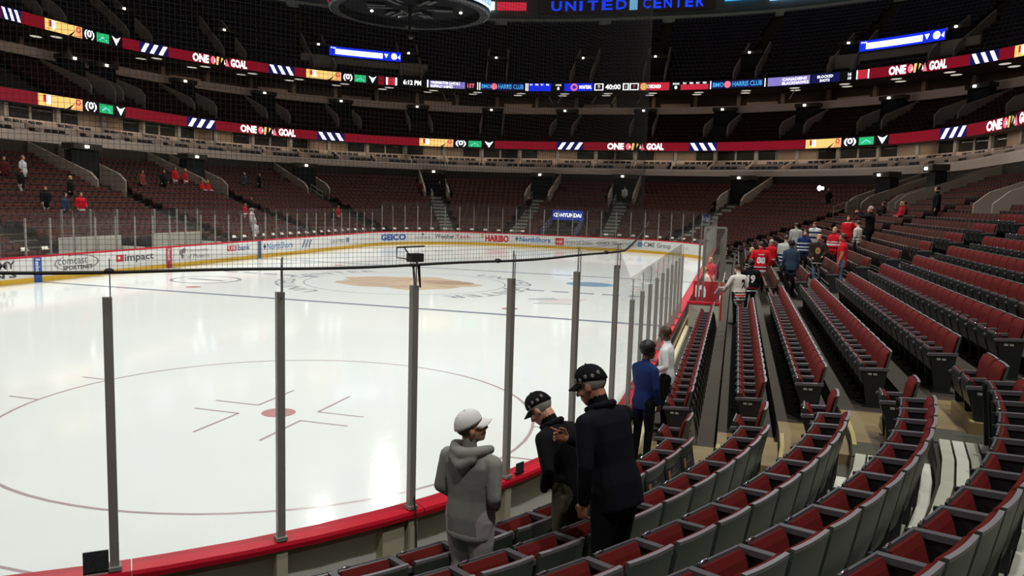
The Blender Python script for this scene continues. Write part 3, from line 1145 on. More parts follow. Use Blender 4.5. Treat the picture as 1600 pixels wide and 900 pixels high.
def led_ad(cv, rib, tl, tm, tr, z0, z1):
    H = z1 - z0
    curve_rect(cv, tl, tr - 0.05, z0, z1, E_BLACK, rib, 0.012)
    curve_rect(cv, tl, tm, z0 + 0.02, z1 - 0.02, E_CREAM, rib, 0.02)
    w = cv.S(tl) - cv.S(tm)
    curve_poly(cv, [[(w * 0.8, 0.04), (w, 0.04), (w * 0.97, H - 0.04), (w * 0.84, H - 0.04)]], tl, z0, E_PEACH, rib, 0.025)
    curve_poly(cv, [[(w * 0.62, 0.02), (w * 0.7, 0.02), (w * 0.83, H * 0.62), (w * 0.79, H * 0.5)]], tl, z0, E_BLACK, rib, 0.028)
    curve_poly(cv, ring(w * 0.9, H * 0.68, H * 0.26, H * 0.1, 14), tl, z0, E_LRED, rib, 0.03)
    curve_poly(cv, [[(w * 0.11, H * 0.35), (w * 0.17, H * 0.35), (w * 0.17, H * 0.92), (w * 0.11, H * 0.92)]], tl, z0, E_LRED, rib, 0.03)
    curve_poly(cv, [[(w * 0.19, H * 0.2), (w * 0.28, H * 0.2), (w * 0.28, H * 0.92), (w * 0.19, H * 0.92)]], tl, z0, E_LEDW, rib, 0.03)
    a, b = cv.S(tm), cv.S(tr)
    L = a - b
    curve_text(cv, '(0)', cv.T(a - 0.06 * L), cv.T(a - 0.32 * L), z0 + 0.1, z1 - 0.08, E_LEDW, rib, 0.02, 0.03)
    curve_rect(cv, cv.T(a - 0.38 * L), cv.T(a - 0.7 * L), z0 + 0.1, z1 - 0.08, E_GREEN, rib, 0.02)
    curve_poly(cv, [[(0, 0.0), (0.1 * L, 0.3 * H), (0.2 * L, 0), (0.2 * L, 0.1 * H), (0.1 * L, 0.42 * H), (0, 0.12 * H)]], cv.T(a - 0.44 * L), z0 + 0.2, E_MINT, rib, 0.025)
    x = 0.78 * L
    curve_poly(cv, [[(x, H * 0.92), (x + 0.11 * L, H * 0.1), (x + 0.22 * L, H * 0.92), (x + 0.13 * L, H * 0.72), (x + 0.09 * L, H * 0.72)][:5]], tm, z0, E_LEDW, rib, 0.025)


def led_slash(cv, rib, tl, tr, z0, z1, lean):
    curve_rect(cv, tl, tr, z0, z1, E_NAVY, rib, 0.012)
    w = cv.S(tl) - cv.S(tr)
    H = z1 - z0
    po = []
    for k in range(3):
        x = w * (0.04 + 0.31 * k)
        d = w * 0.17
        e = w * 0.14
        po.append([(x + (0 if lean > 0 else d), 0.05), (x + e + (0 if lean > 0 else d), 0.05), (x + e + (d if lean > 0 else 0), H - 0.05), (x + (d if lean > 0 else 0), H - 0.05)])
    curve_poly(cv, po, tl, z0, E_LEDW, rib, 0.02)


def led_goal(cv, rib, tl, tr, z0, z1):
    a, b = cv.S(tl), cv.S(tr)
    L = a - b
    H = z1 - z0
    curve_text(cv, 'ONE', tl, cv.T(a - 0.3 * L), z0 + 0.08, z1 - 0.06, E_LEDW, rib, 0.02, 0.045)
    curve_text(cv, 'GOAL', cv.T(a - 0.7 * L), tr, z0 + 0.08, z1 - 0.06, E_LEDW, rib, 0.02, 0.045)
    x0 = 0.33 * L
    w = 0.34 * L
    curve_rect(cv, cv.T(a - x0), cv.T(a - x0 - w), z0, z1, E_BLACK, rib, 0.012)
    curve_poly(cv, [circ(x0 + w * 0.14, H * 0.5, w * 0.14, 12, H * 0.42), [(x0 + w * 0.78, H * 0.08), (x0 + w, H * 0.08), (x0 + w * 0.86, H * 0.9)]], tl, z0, E_PINK, rib, 0.02)
    curve_poly(cv, [[(x0 + w * 0.3, H * 0.08), (x0 + w * 0.4, H * 0.08), (x0 + w * 0.47, H * 0.92), (x0 + w * 0.33, H * 0.92)], [(x0 + w * 0.55, H * 0.3), (x0 + w * 0.68, H * 0.8), (x0 + w * 0.58, H * 0.9)]], tl, z0, E_CREAM, rib, 0.02)
    curve_poly(cv, [[(x0 + w * 0.16, H * 0.3), (x0 + w * 0.26, H * 0.35), (x0 + w * 0.22, H * 0.7)], [(x0 + w * 0.72, H * 0.2), (x0 + w * 0.8, H * 0.3), (x0 + w * 0.76, H * 0.75)]], tl, z0, E_LEDW, rib, 0.024)


curve_rect(CR1, 120, 20, 9.17, 9.98, E_RED, RIB1, 0.006, 'red_field')
for (a, b, c) in ((92.6, 88.92, 84.93), (70.82, 69.65, 68.25), (51.81, 50.64, 49.07)):
    led_ad(CR1, RIB1, a, b, c, 9.17, 9.98)
for (a, b, l) in ((79.05, 77.97, 1), (74.36, 73.41, -1), (65.81, 62.97, 1), (55.64, 54.72, -1), (47.2, 46.14, 1)):
    led_slash(CR1, RIB1, a, b, 9.17, 9.98, l)
for (a, b) in ((77.07, 75.12), (60.52, 56.48), (45.29, 40.6)):
    led_goal(CR1, RIB1, a, b, 9.17, 9.98)
Z0, Z1 = 16.52, 17.48
curve_rect(CR2, 110, 71.42, Z0, Z1, E_RED, RIB2, 0.006, 'red_field')
curve_rect(CR2, 71.42, 51.9, Z0, Z1, E_BLACK, RIB2, 0.006, 'dark_field')
curve_rect(CR2, 51.9, 30, Z0, Z1, E_RED, RIB2, 0.006, 'red_field')
for (a, b, c) in ((81.87, 79.2, 78.26), (73.52, 72.59, 71.64), (48.61, 47.86, 47.0)):
    led_ad(CR2, RIB2, a, b, c, Z0, Z1)
for (a, b, l) in ((85.86, 84.07, -1), (77.79, 77.07, 1), (74.51, 73.83, -1), (49.59, 48.95, -1)):
    led_slash(CR2, RIB2, a, b, Z0, Z1, l)
for (a, b) in ((76.46, 75.07), (51.44, 50.11)):
    led_goal(CR2, RIB2, a, b, Z0, Z1)


def r2t(s, a, b, m, y0=0.2, y1=0.8, bold=0.02):
    curve_text(CR2, s, a, b, Z0 + (Z1 - Z0) * y0, Z0 + (Z1 - Z0) * y1, m, RIB2, 0.02, bold)


def r2r(a, b, m, y0=0.05, y1=0.95, do=0.012):
    curve_rect(CR2, a, b, Z0 + (Z1 - Z0) * y0, Z0 + (Z1 - Z0) * y1, m, RIB2, do)


E_LILAC = mat('led_lilac', (140, 128, 205), emit=1.0)
r2r(71.36, 71.08, E_LRED)
r2r(71.38, 71.33, E_LEDW, do=0.016)
r2r(71.13, 71.08, E_LEDW, do=0.016)
r2t('6:12 PM', 70.91, 70.42, E_LEDW, 0.22, 0.8, 0.03)
r2r(70.26, 70.22, E_LEDW)
r2r(70.18, 69.22, E_LILAC, 0.1, 0.88)
r2t('WASHINGTON CAPITALS', 70.16, 69.36, E_LEDW, 0.52, 0.86, 0.02)
r2t('BUFFALO SABRES', 70.16, 69.55, E_LEDW, 0.1, 0.44, 0.02)
r2t('1ST', 69.15, 68.95, E_PINK, 0.25, 0.75, 0.03)
for q in (68.88, 68.82):
    r2r(q, q - 0.025, E_LEDW)
for (a, c, b) in ((68.76, 68.35, 67.6), (55.75, 55.33, 54.5)):
    r2r(a + 0.02, b - 0.02, E_NAVY, 0.1, 0.9)
    w = a - b
    r2t('BMO', a, a - 0.22 * w, E_CYAN, 0.25, 0.75)
    r2t('HARRIS CLUB', a - 0.4 * w, b, E_CYAN, 0.25, 0.8)
    curve_poly(CR2, [circ(0, 0.48, 0.36, 18)], a - 0.3 * w, Z0, E_PINK, RIB2, 0.024)
for q in (67.54, 67.49, 55.82, 54.44):
    r2r(q, q - 0.025, E_LEDW)
r2r(67.44, 66.84, E_BLUE, 0.05, 0.95)
for k in range(4):
    r2t(('PLY', 'PEN')[k % 2], 67.42 - 0.15 * k, 67.34 - 0.15 * k, E_LEDW, 0.7, 0.9)
    r2t(('PLY', 'PEN')[k % 2], 56.52 - 0.17 * k, 56.43 - 0.17 * k, E_LEDW, 0.7, 0.9)
r2r(56.58, 55.86, E_LRED, 0.05, 0.66)
for a, b in ((66.71, 66.55), (56.79, 56.62)):
    r2t('SOG', a, b, E_LEDW, 0.66, 0.86)
    r2t('0', a - 0.05, b + 0.05, E_LEDW, 0.15, 0.55, 0.04)
r2r(66.46, 64.2, E_BLUE)
curve_poly(CR2, ring(0.55, 0.48, 0.42, 0.2, 16), 66.32, Z0, E_PINK, RIB2, 0.024)
r2t('MONTREAL', 65.75, 64.32, E_LEDW, 0.3, 0.72, 0.04)


def boxed(a, b, s_, m):
    r2r(a, b, E_LEDW, 0.1, 0.9, 0.016)
    r2r(a - 0.12, b + 0.12, E_BLACK, 0.2, 0.8, 0.02)
    r2t(s_, a - 0.38, b + 0.38, m, 0.3, 0.7, 0.04)


boxed(63.99, 62.95, '0', E_LEDW)
r2t('40:00', 62.73, 60.97, E_LEDW, 0.2, 0.8, 0.03)
boxed(60.72, 60.05, '3', E_LEDW)
boxed(59.95, 58.93, '0', E_PINK)
r2r(58.85, 56.88, E_LRED)
curve_poly(CR2, [circ(0.4, 0.48, 0.4, 16)], 58.75, Z0, E_CREAM, RIB2, 0.024)
r2t('CHICAGO', 58.0, 57.1, E_LEDW, 0.3, 0.72, 0.04)
r2r(54.36, 53.32, E_LILAC)
r2t('CANADIENS', 54.0, 53.4, E_LEDW, 0.52, 0.82)
r2t('BLACKHAWKS', 54.0, 53.35, E_LEDW, 0.12, 0.42)
r2r(53.28, 52.6, E_NAVY)
r2t('BLOCKED', 53.14, 52.76, E_LEDW, 0.52, 0.8)
r2t('SHOTS', 53.08, 52.84, E_LEDW, 0.12, 0.4)
r2t('16', 52.4, 52.32, E_LEDW, 0.5, 0.8)
r2t('10', 52.4, 52.32, E_LEDW, 0.1, 0.4)
r2r(52.16, 51.93, E_LRED)
for q in (52.2, 51.93):
    r2r(q, q - 0.03, E_LEDW, do=0.016)

# two bright corner screens above the upper suites
for (ta, tb, lab) in ((72.75, 70.9, 'left'), (52.45, 50.57, 'right')):
    scr = empty('corner_screen', (*PN((ta + tb) / 2, 30.0)[0], 19.3), 0,
                label='bright blue LED screen in the upper tier, %s of the scoreboard' % ('below left' if lab == 'left' else 'far right'), cat='led display')
    cv = Curve(30.0)
    keepw(sweep(MB(), [(30.02, 19.55), (30.3, 19.55), (30.3, 20.75), (30.02, 20.75)], tb, ta, closed=True, caps=True, da=0.12).obj('housing', M_DARK, scr), scr)
    keepw(curve_rect(cv, ta, tb, 19.65, 20.68, E_BLUE, scr, 0.0), scr)
    w = cv.S(ta) - cv.S(tb)
    keepw(curve_rect(cv, cv.T(cv.S(ta) - 0.08 * w), cv.T(cv.S(ta) - 0.74 * w), 19.85, 20.42, mat('led_glare', (225, 240, 255), emit=2.6), scr, 0.01), scr)
    keepw(curve_poly(cv, [[(w * 0.76, 0.75), (w * 0.82, 0.75), (w * 0.79, 0.25)], circ(w * 0.9, 0.5, 0.36, 16), [(w * 0.95, 0.4), (w * 0.985, 0.75), (w * 0.985, 0.2)]], ta, 19.68, E_LEDW, scr, 0.012), scr)
    keepw(curve_text(cv, 'PNC', cv.T(cv.S(ta) - 0.02 * w), cv.T(cv.S(ta) - 0.09 * w), 20.42, 20.58, E_LEDW, scr, 0.012), scr)
    keepw(sweep(MB(), [(30.3, 17.6), (30.5, 17.6), (30.5, 19.6), (30.3, 19.6)], tb - 0.7, ta + 0.7, closed=True, caps=True).obj('back_wall', M_VOM, scr), scr)

# name sign high on the far wall
SIGN = empty('wall_sign', (*PN(61.7, 44.3)[0], 29.2), 0, label='big blue lettered arena name sign high on the far wall', cat='sign')
C44 = Curve(44.3)
keepw(sweep(MB(), [(44.33, 29.1), (44.5, 29.1), (44.5, 31.0), (44.33, 31.0)], 56.4, 67.6, closed=True, caps=True, da=0.15).obj('sign_panel', mat('sign_panel', (92, 74, 60), 0.7), SIGN), SIGN)
E_SIGN = mat('led_sign', (24, 62, 235), emit=1.15)
for word, tl, tr in (('UNITED', 67.3, 63.1), ('CENTER', 61.0, 56.62)):
    sl_, sr_ = C44.S(tl), C44.S(tr)
    wid = {'I': 0.45}
    tot = sum(wid.get(c, 1.0) + 0.32 for c in word) - 0.32
    x = 0.0
    for ch in word:
        w_ = wid.get(ch, 1.0)
        keepw(curve_text(C44, ch, C44.T(sl_ - (sl_ - sr_) * x / tot), C44.T(sl_ - (sl_ - sr_) * (x + (w_ if ch != 'I' else 0.3)) / tot), 29.45, 30.75, E_SIGN, SIGN, 0.1, 0.03, 'sign_letter'), SIGN)
        x += w_ + 0.32
keepw(curve_rect(C44, 62.75, 61.7, 29.35, 30.85, mat('led_sky', (120, 185, 225), emit=1.0), SIGN, 0.05, 'sign_mark'), SIGN)
for ta, tb, m in ((68.5, 67.85, E_LRED), (68.75, 68.55, E_LEDW), (56.2, 55.5, E_CYAN), (55.3, 53.0, mat('led_paleblue', (150, 200, 255), emit=1.6))):
    keepw(curve_rect(C44, ta, tb, 29.5 if m != E_CYAN else 29.9, 30.6 if m != E_CYAN else 31.6, m, SIGN, 0.05, 'sign_panel_lit'), SIGN)
keepw(curve_text(C44, 'TLY', 69.7, 69.2, 29.6, 30.2, E_LEDW, SIGN, 0.05), SIGN)

# ================================================================== centre scoreboard
SB = empty('scoreboard', (0, 0, 11.95), 0, label='round hanging scoreboard over centre ice, seen from below', cat='scoreboard')


def lathe(prof, n=48):
    mb = MB()
    v, f = [], []
    for k in range(n):
        a = 2 * math.pi * k / n
        v += [(r * math.cos(a), r * math.sin(a), z) for r, z in prof]
    m = len(prof)
    for k in range(n):
        for j in range(m - 1):
            a, b = k * m + j, ((k + 1) % n) * m + j
            f.append((a, b, b + 1, a + 1))
    return mb.add(v, f)


lathe([(3.0, 0.35), (3.1, 0.0), (3.42, 0.0), (3.5, 0.12), (3.5, 3.2), (0.4, 3.4)]).obj('housing', mat('board_black', (10, 12, 14), 0.5, spec=0.1), SB)
lathe([(0.0, 0.3), (1.2, 0.32), (3.05, 0.3)]).obj('underside', mat('underside_dark', (9, 12, 13), 0.8, spec=0.05, var=0.3, scale=2), SB)
lathe([(3.44, -0.02), (3.5, 0.0), (3.52, 0.06)]).obj('rim_strip', mat('rim', (70, 74, 80), 0.4), SB)
def arc_panel(a0, a1, z0, z1, r, m, name):
    mb = MB()
    n = 14
    v = []
    for k in range(n + 1):
        a = math.radians(a0 + (a1 - a0) * k / n)
        v += [(r * math.cos(a), r * math.sin(a), z0), (r * math.cos(a), r * math.sin(a), z1)]
    mb.add(v, [(2 * k, 2 * k + 2, 2 * k + 3, 2 * k + 1) for k in range(n)])
    return mb.obj(name, m, SB)


arc_panel(-78, 20, 0.14, 1.1, 3.56, mat('led_ice', (150, 195, 240), emit=1.3), 'screen')
arc_panel(-78, 20, 0.16, 0.24, 3.58, E_LEDW, 'screen_line')
arc_panel(-180, -112, 0.3, 1.4, 3.56, mat('led_rose', (220, 40, 80), emit=1.1), 'screen')
for k in range(6):
    a = math.radians(60 * k + 20)
    MB().box((1.3 * math.cos(a), 1.3 * math.sin(a), 0.2), (1.1, 0.16, 0.06), rotz(a)).box((1.5 * math.cos(a + 0.2), 1.5 * math.sin(a + 0.2), 0.22), (0.8, 0.2, 0.05), rotz(a)).obj('truss_arm', mat('truss', (34, 38, 40), 0.5, metal=0.4), SB)
for k, a in enumerate((25, 150, 265, 330)):
    a = math.radians(a)
    MB().box((0.45 * math.cos(a), 0.45 * math.sin(a), -0.05), (0.8, 0.07, 0.05), rotz(a)).obj('fan_blade', M_CHROME, SB)
MB().tube([(0, 0, 0.3), (0, 0, -0.9)], [0.1, 0.06], 8).tube([(-0.2, 0, -0.55), (0.2, 0.05, -0.6)], 0.05, 6).ell((0.05, 0, -1.0), (0.14, 0.14, 0.12)).obj('hanging_cluster', M_DARK, SB)
for x, y in ((-2.0, 0.3), (1.9, 1.3), (2.5, 2.1)):
    MB().ell((x, y, 0.24), (0.07, 0.07, 0.05)).obj('lamp', E_WHITE, SB)

# ================================================================== far tunnel with its lit sign
TUN = empty('players_tunnel', (0, 36, 1.5), 0, kind='structure')
keepw(MB().box((-0.1, 36.05, 1.35), (2.5, 1.2, 1.75)).obj('shade_block', M_SHADE, TUN), TUN)  # solid dark block painted as the tunnel's inner shade
keepw(MB().box((0.45, 35.35, 1.3), (0.14, 0.1, 1.7)).box((1.05, 35.35, 1.3), (0.1, 0.1, 1.7)).box((0.75, 35.35, 2.12), (0.7, 0.1, 0.1)).obj('door_frame', mat('door_grey', (132, 134, 132), 0.6), TUN), TUN)
keepw(MB().box((-0.75, 35.38, 1.2), (1.0, 0.06, 1.5)).obj('door', mat('door_dark', (58, 60, 56), 0.6), TUN), TUN)
for sx in (-1, 1):
    for z in (0.45, 0.7, 0.95):
        keepw(MB().tube([(sx * 1.45 - 0.1, 31.6, 0.5 + z), (sx * 1.45 - 0.1, 35.6, 1.55 + z)], 0.03, 5).obj('rail', mat('rail_lilac', (120, 116, 140), 0.4, metal=0.5), TUN), TUN)
    for q in range(5):
        y = 31.6 + q
        keepw(MB().tube([(sx * 1.45 - 0.1, y, 0.4 + 0.26 * q), (sx * 1.45 - 0.1, y, 1.45 + 0.26 * q)], 0.03, 5).obj('rail_post', mat('rail_lilac', (120, 116, 140)), TUN), TUN)
HS = empty('tunnel_sign', (-0.1, 35.6, 2.2), 0, label='lit blue sign above the far tunnel doors', cat='sign')
MB().box((0, 0.06, 0.45), (2.75, 0.12, 0.9)).obj('panel', mat('led_signblue', (34, 62, 160), emit=0.9), HS)
v, f, a = text_geo('HYUNDAI', 0.03)
MB().add([(-0.62 + 1.85 * x, -0.012, 0.28 + 0.36 * y) for x, y in v], f).obj('lettering', E_LEDW, HS)
MB().add([(-0.98 + 0.3 * math.cos(q) * k, -0.014, 0.46 + 0.17 * math.sin(q) * k) for k in (1, 0.8) for q in np.arange(0, 6.28, 0.35)],
         [(i, (i + 1) % 18, 18 + (i + 1) % 18, 18 + i) for i in range(18)]).box((-0.98, -0.012, 0.46), (0.07, 0.006, 0.26), roty(0.3)).obj('sign_emblem', E_LEDW, HS)

# ================================================================== penalty boxes on the far side, team bench on the near side
for k, (ta, tb) in enumerate(((106.4, 102.75), (100.55, 96.8))):
    pb = empty('penalty_box', (*PN((ta + tb) / 2, 1.3)[0], 0.35), 0,
               label='penalty box with white back wall on the far side, %s' % ('nearer the left frame edge' if k == 0 else 'second from the left'), cat='penalty box')
    keepw(slab(1.66, 1.74, 0.4, 1.62, tb, ta).obj('back_wall', mat('box_white', (206, 204, 192), 0.6, var=0.1), pb), pb)
    keepw(slab(1.1, 1.45, 0.72, 0.78, tb + 0.2, ta - 0.2).obj('bench', mat('bench_wood', (120, 90, 62), 0.6), pb), pb)
    for q in (0.05, 0.5, 0.95):
        p = PN(tb + (ta - tb) * q, 1.7)[0]
        keepw(MB().box((p[0], p[1], 1.65), (0.06, 0.06, 2.5)).obj('post', M_POST, pb), pb)
    keepw(slab(1.69, 1.71, 1.64, 2.85, tb + 0.05, ta - 0.05).obj('glass_pane', GLASS, pb), pb)
    for e in (ta, tb):
        b_ = radial(e)
        keepw(side_wall(MB(), b_, 0, [(0.3, 0.4), (1.66, 0.4)], [(0.3, 1.1), (1.66, 1.1)], 0.06).obj('end_wall', mat('box_white', (206, 204, 192)), pb), pb)

TB = empty('team_bench', (13.6, -9.6, 0.35), 0, label='walled team bench with glass and red panel beyond the front row', cat='bench')
M_CREAM = mat('cream_wall', (186, 180, 158), 0.55, var=0.12, scale=3)
keepw(MB().box((13.62, -9.6, 0.68), (0.86, 0.1, 0.72)).obj('end_wall', M_CREAM, TB), TB)
keepw(MB().box((13.6, -9.6, 1.07), (0.94, 0.16, 0.06)).obj('end_cap', M_CAP, TB), TB)
for x in (13.42, 13.56):
    keepw(MB().box((x, -9.55, 2.0), (0.06, 0.06, 1.84)).obj('glass_post', M_RAIL, TB), TB)
keepw(MB().box((13.5, -9.55, 2.9), (0.3, 0.05, 0.04)).obj('glass_rail', M_RAIL, TB), TB)
keepw(MB().box((13.85, -9.55, 2.0), (0.52, 0.014, 1.78)).obj('glass_pane', GLASS, TB), TB)
keepw(MB().box((13.66, -7.9, 0.95), (0.9, 0.06, 1.2)).obj('red_panel', mat('panel_red', (176, 26, 38), 0.45), TB), TB)
v, f, a = text_geo('n', 0.06)
keepw(MB().add([(13.28 + 0.32 * x, -7.94, 1.05 + 0.38 * y) for x, y in v], f).obj('panel_letter', mat('ink_white', (236, 230, 228), 0.5), TB), TB)
v, f, a = text_geo('u', 0.06)
keepw(MB().add([(13.3 + 0.3 * x, -7.94, 0.55 + 0.3 * y) for x, y in v], f).obj('panel_letter', mat('ink_white', (236, 230, 228)), TB), TB)
for k in range(7):
    y = -9.5 + 1.75 * k
    keepw(MB().box((14.02, y, 1.65), (0.06, 0.06, 2.6)).obj('glass_post', M_RAIL, TB), TB)
    if k < 6:
        keepw(MB().box((14.02, y + 0.875, 2.0), (0.014, 1.66, 1.75)).obj('glass_pane', GLASS, TB), TB)
        keepw(MB().box((14.02, y + 0.875, 0.74), (0.08, 1.66, 0.8)).obj('back_wall', M_CREAM, TB), TB)
keepw(MB().box((13.7, -3.8, 0.78), (0.34, 8.0, 0.06)).obj('seat_plank', mat('bench_wood', (120, 90, 62)), TB), TB)
for y in (-7.4, -3.8, -0.2):
    keepw(MB().box((13.7, y, 0.56), (0.28, 0.08, 0.42)).obj('seat_leg', M_POST, TB), TB)
for k in range(2):
    y = 1.2 + 1.4 * k
    keepw(MB().box((13.1 + 0.45, y, 2.0), (0.9, 0.014, 1.9)).obj('glass_pane', GLASS, TB), TB)
    for x in (13.12, 13.98):
        keepw(MB().box((x, y, 2.0), (0.07, 0.06, 1.95)).obj('glass_post', M_RAIL, TB), TB)
    keepw(MB().box((13.55, y, 2.97), (0.9, 0.05, 0.05)).obj('glass_rail', M_RAIL, TB), TB)

# ================================================================== seats
M_RFAB = mat('seat_red', (94, 26, 24), 0.8, var=0.18, scale=30, spec=0.12)
M_SHELL = mat('seat_shell', (66, 73, 66), 0.42, var=0.08, scale=6)
M_RIM = mat('seat_rim', (128, 122, 126), 0.4, var=0.05)
M_PANU = mat('pan_under', (46, 48, 48), 0.35, var=0.1)
M_ARM = mat('seat_arm', (84, 80, 84), 0.42, var=0.08)
M_SIDE = mat('seat_side', (26, 27, 29), 0.5, var=0.15)
M_PLAQ = mat('seat_plaque', (150, 148, 140), 0.4)
LEAN = math.radians(11)
SW = 0.5


def slabpoly(mb, w, prof, m=0, mlist=None):
    """closed (y, z) outline extruded over x in [-w/2, w/2]"""
    n = len(prof)
    v = [(-w / 2, y, z) for y, z in prof] + [(w / 2, y, z) for y, z in prof]
    f = [tuple(range(n)), tuple(reversed(range(n, 2 * n)))]
    f += [(i, n + i, n + (i + 1) % n, (i + 1) % n) for i in range(n)]
    mb.add(v, f, mlist if mlist is not None else m)
    return mb


def seat_meshes():
    d = {}
    # back shell: curved plate, y grows towards the rink
    mb = MB()
    nx = 6
    v, f = [], []
    for k in range(nx + 1):
        x = -0.222 + 0.444 * k / nx
        cv_ = 0.014 * (1 - (x / 0.235) ** 2)
        for (y, z) in ((0.03, 0.28), (-0.02, 0.5), (-0.075, 0.8), (-0.078, 0.825)):
            v.append((x, y - cv_, z))
        for (y, z) in ((-0.048, 0.825), (-0.045, 0.8), (0.01, 0.5), (0.055, 0.28)):
            v.append((x, y - cv_, z))
    for k in range(nx):
        for j in range(8):
            a, b = k * 8 + j, k * 8 + (j + 1) % 8
            f.append((a, b, b + 8, a + 8))
    mi = [(1 if j in (2, 3) else 0) for k in range(nx) for j in range(8)]
    f += [tuple(range(8))[::-1], tuple(range(nx * 8, nx * 8 + 8))]
    mi += [0, 0]
    mb.add(v, f, mi)
    d['backrest'] = mb.mesh('backrest', [M_SHELL, M_RIM])
    mb = MB()
    v, f = [], []
    for k in range(nx + 1):
        x = -0.21 + 0.42 * k / nx
        cv_ = 0.012 * (1 - (x / 0.235) ** 2)
        for (y, z) in ((0.06, 0.36), (0.015, 0.52), (-0.035, 0.79), (-0.044, 0.815), (-0.006, 0.80), (0.03, 0.7), (0.055, 0.5), (0.085, 0.36)):
            v.append((x, y - cv_, z))
    for k in range(nx):
        for j in range(8):
            a, b = k * 8 + j, k * 8 + (j + 1) % 8
            f.append((a, b, b + 8, a + 8))
    f += [tuple(range(8))[::-1], tuple(range(nx * 8, nx * 8 + 8))]
    mb.add(v, f)
    d['back_cushion'] = mb.mesh('back_cushion', [M_RFAB], True)
    # tipped-up pan
    mb = MB()
    slabpoly(mb, 0.40, [(0.125, 0.27), (0.19, 0.235), (0.265, 0.31), (0.315, 0.47), (0.325, 0.60), (0.305, 0.625), (0.28, 0.61)])
    d['seat_pan'] = mb.mesh('seat_pan', [M_PANU])
    mb = MB()
    slabpoly(mb, 0.385, [(0.112, 0.30), (0.13, 0.28), (0.285, 0.612), (0.258, 0.618), (0.222, 0.57)])
    d['seat_cushion'] = mb.mesh('seat_cushion', [M_RFAB])
    mb = MB()
    mb.ell((-0.14, 0.306, 0.622), (0.04, 0.016, 0.014), None, 10, 6).box((0, 0.306, 0.62), (0.4, 0.02, 0.012), m=1)
    d['pan_edge'] = mb.mesh('pan_edge', [M_CHROME, M_ARM])
    mb = MB()
    slabpoly(mb, 0.052, [(-0.045, 0.545), (0.33, 0.525), (0.345, 0.54), (0.335, 0.562), (-0.045, 0.585)])
    d['armrest'] = mb.mesh('armrest', [M_ARM])
    mb = MB()
    slabpoly(mb, 0.032, [(0.02, 0.0), (0.22, 0.0), (0.26, 0.3), (0.30, 0.53), (-0.03, 0.55), (0.0, 0.3)])
    mb.box((0, 0.12, 0.012), (0.07, 0.3, 0.024))
    d['side_panel'] = mb.mesh('side_panel', [M_SIDE])
    mb = MB()
    slabpoly(mb, 0.032, [(0.02, 0.0), (0.22, 0.0), (0.26, 0.4), (0.30, 0.735), (-0.03, 0.755), (0.0, 0.4)])
    mb.box((0, 0.12, 0.012), (0.07, 0.3, 0.024))
    d['side_panel_tall'] = mb.mesh('side_panel', [M_SIDE])
    mb = MB()
    for sx in (-0.15, 0.15):
        mb.tube([(sx, -0.05, 0.55), (sx, -0.1, 0.42), (sx * 1.1, -0.17, 0.02)], 0.012, 5)
    d['rear_strut'] = mb.mesh('rear_strut', [M_CHROME])
    mb = MB()
    mb.box((0.02, 0.2, 0.485), (0.006, 0.05, 0.028)).box((0.02, 0.13, 0.485), (0.006, 0.05, 0.028))
    d['plaque'] = mb.mesh('plaque', [M_PLAQ])
    return d


SM = seat_meshes()
AIS = sorted(VOM1 + [13.7, 119.5, 106.8])


def seat_ok(i, t, o):
    t = t % TT
    sc = lambda tt: (o + R0) / R0 if any(False for _ in ()) else 1
    p = np.array(PN(t, o)[0])
    for a in AIS:
        b, n, tg = radial(a)
        if abs((p - b) @ tg) < AISLE_W + 0.28 and (p - b) @ n > -1:
            return False
    for a in VOM1 + [20.4]:
        if a > 30 or a == 20.4:
            b, n, tg = radial(a)
            if abs((p - b) @ tg) < 1.5 and o > 10.0 and (p - b) @ n > 0:
                return False
    if i == 1 and 11.4 < t < 21:
        return False
    if (i == 0 and 12.1 < t < 26) or (i <= 1 and 95.5 < t < 107.5):
        return False
    if i < 6 and abs(p[0] + 0.1) < 1.9 and p[1] > 30:
        return False
    return True


seats = []          # (row, t, o, z, where, number)
for i in range(NR1):
    o = oback(i) - 0.075
    cv = Curve(o)
    os_ = o + {0: -0.34, 1: -0.13, 2: -0.13, 3: -0.08}.get(i, 0)
    # straight side block beside the rink, counted from the near aisle
    yend = {0: -21.45, 1: -21.45, 2: -21.25, 3: -21.05, 4: -20.9}.get(i, -20.9)
    k = 0
    y = yend + SW / 2
    while y < (HY - R0) - 0.2:
        t = y + (HY - R0)
        if seat_ok(i, t, o):
            seats.append((i, t, os_, zrow(i), 'side', k + 1))
        k += 1
        y += SW
    for q in range(1 if i < 4 else 2):
        t = (-23.1 + 0.25 + SW * q) + (HY - R0)
        th = t / R0
        if t < 0:
            t = -math.asin(-t / (R0 + o)) * R0
        seats.append((i, t, os_ + (0.1 if i == 0 else 0), zrow(i), 'aisle', q + 1))
    # near corner section
    s_ = cv.S(TT - R0 * math.asin(1.88 / (R0 + o))) - SW / 2
    k = 0
    while s_ > cv.S(TT - 9.8):
        t = cv.T(s_)
        if not (i >= 5 and False):
            seats.append((i, t, o, zrow(i) + 0.03, 'corner', k + 1))
        k += 1
        s_ -= SW
    # all the rest of the way round
    s_ = cv.S(SL) + SW / 2
    while s_ < cv.S(124):
        t = cv.T(s_)
        if seat_ok(i, t, o):
            seats.append((i, t, o, zrow(i), 'far', 0))
        s_ += SW

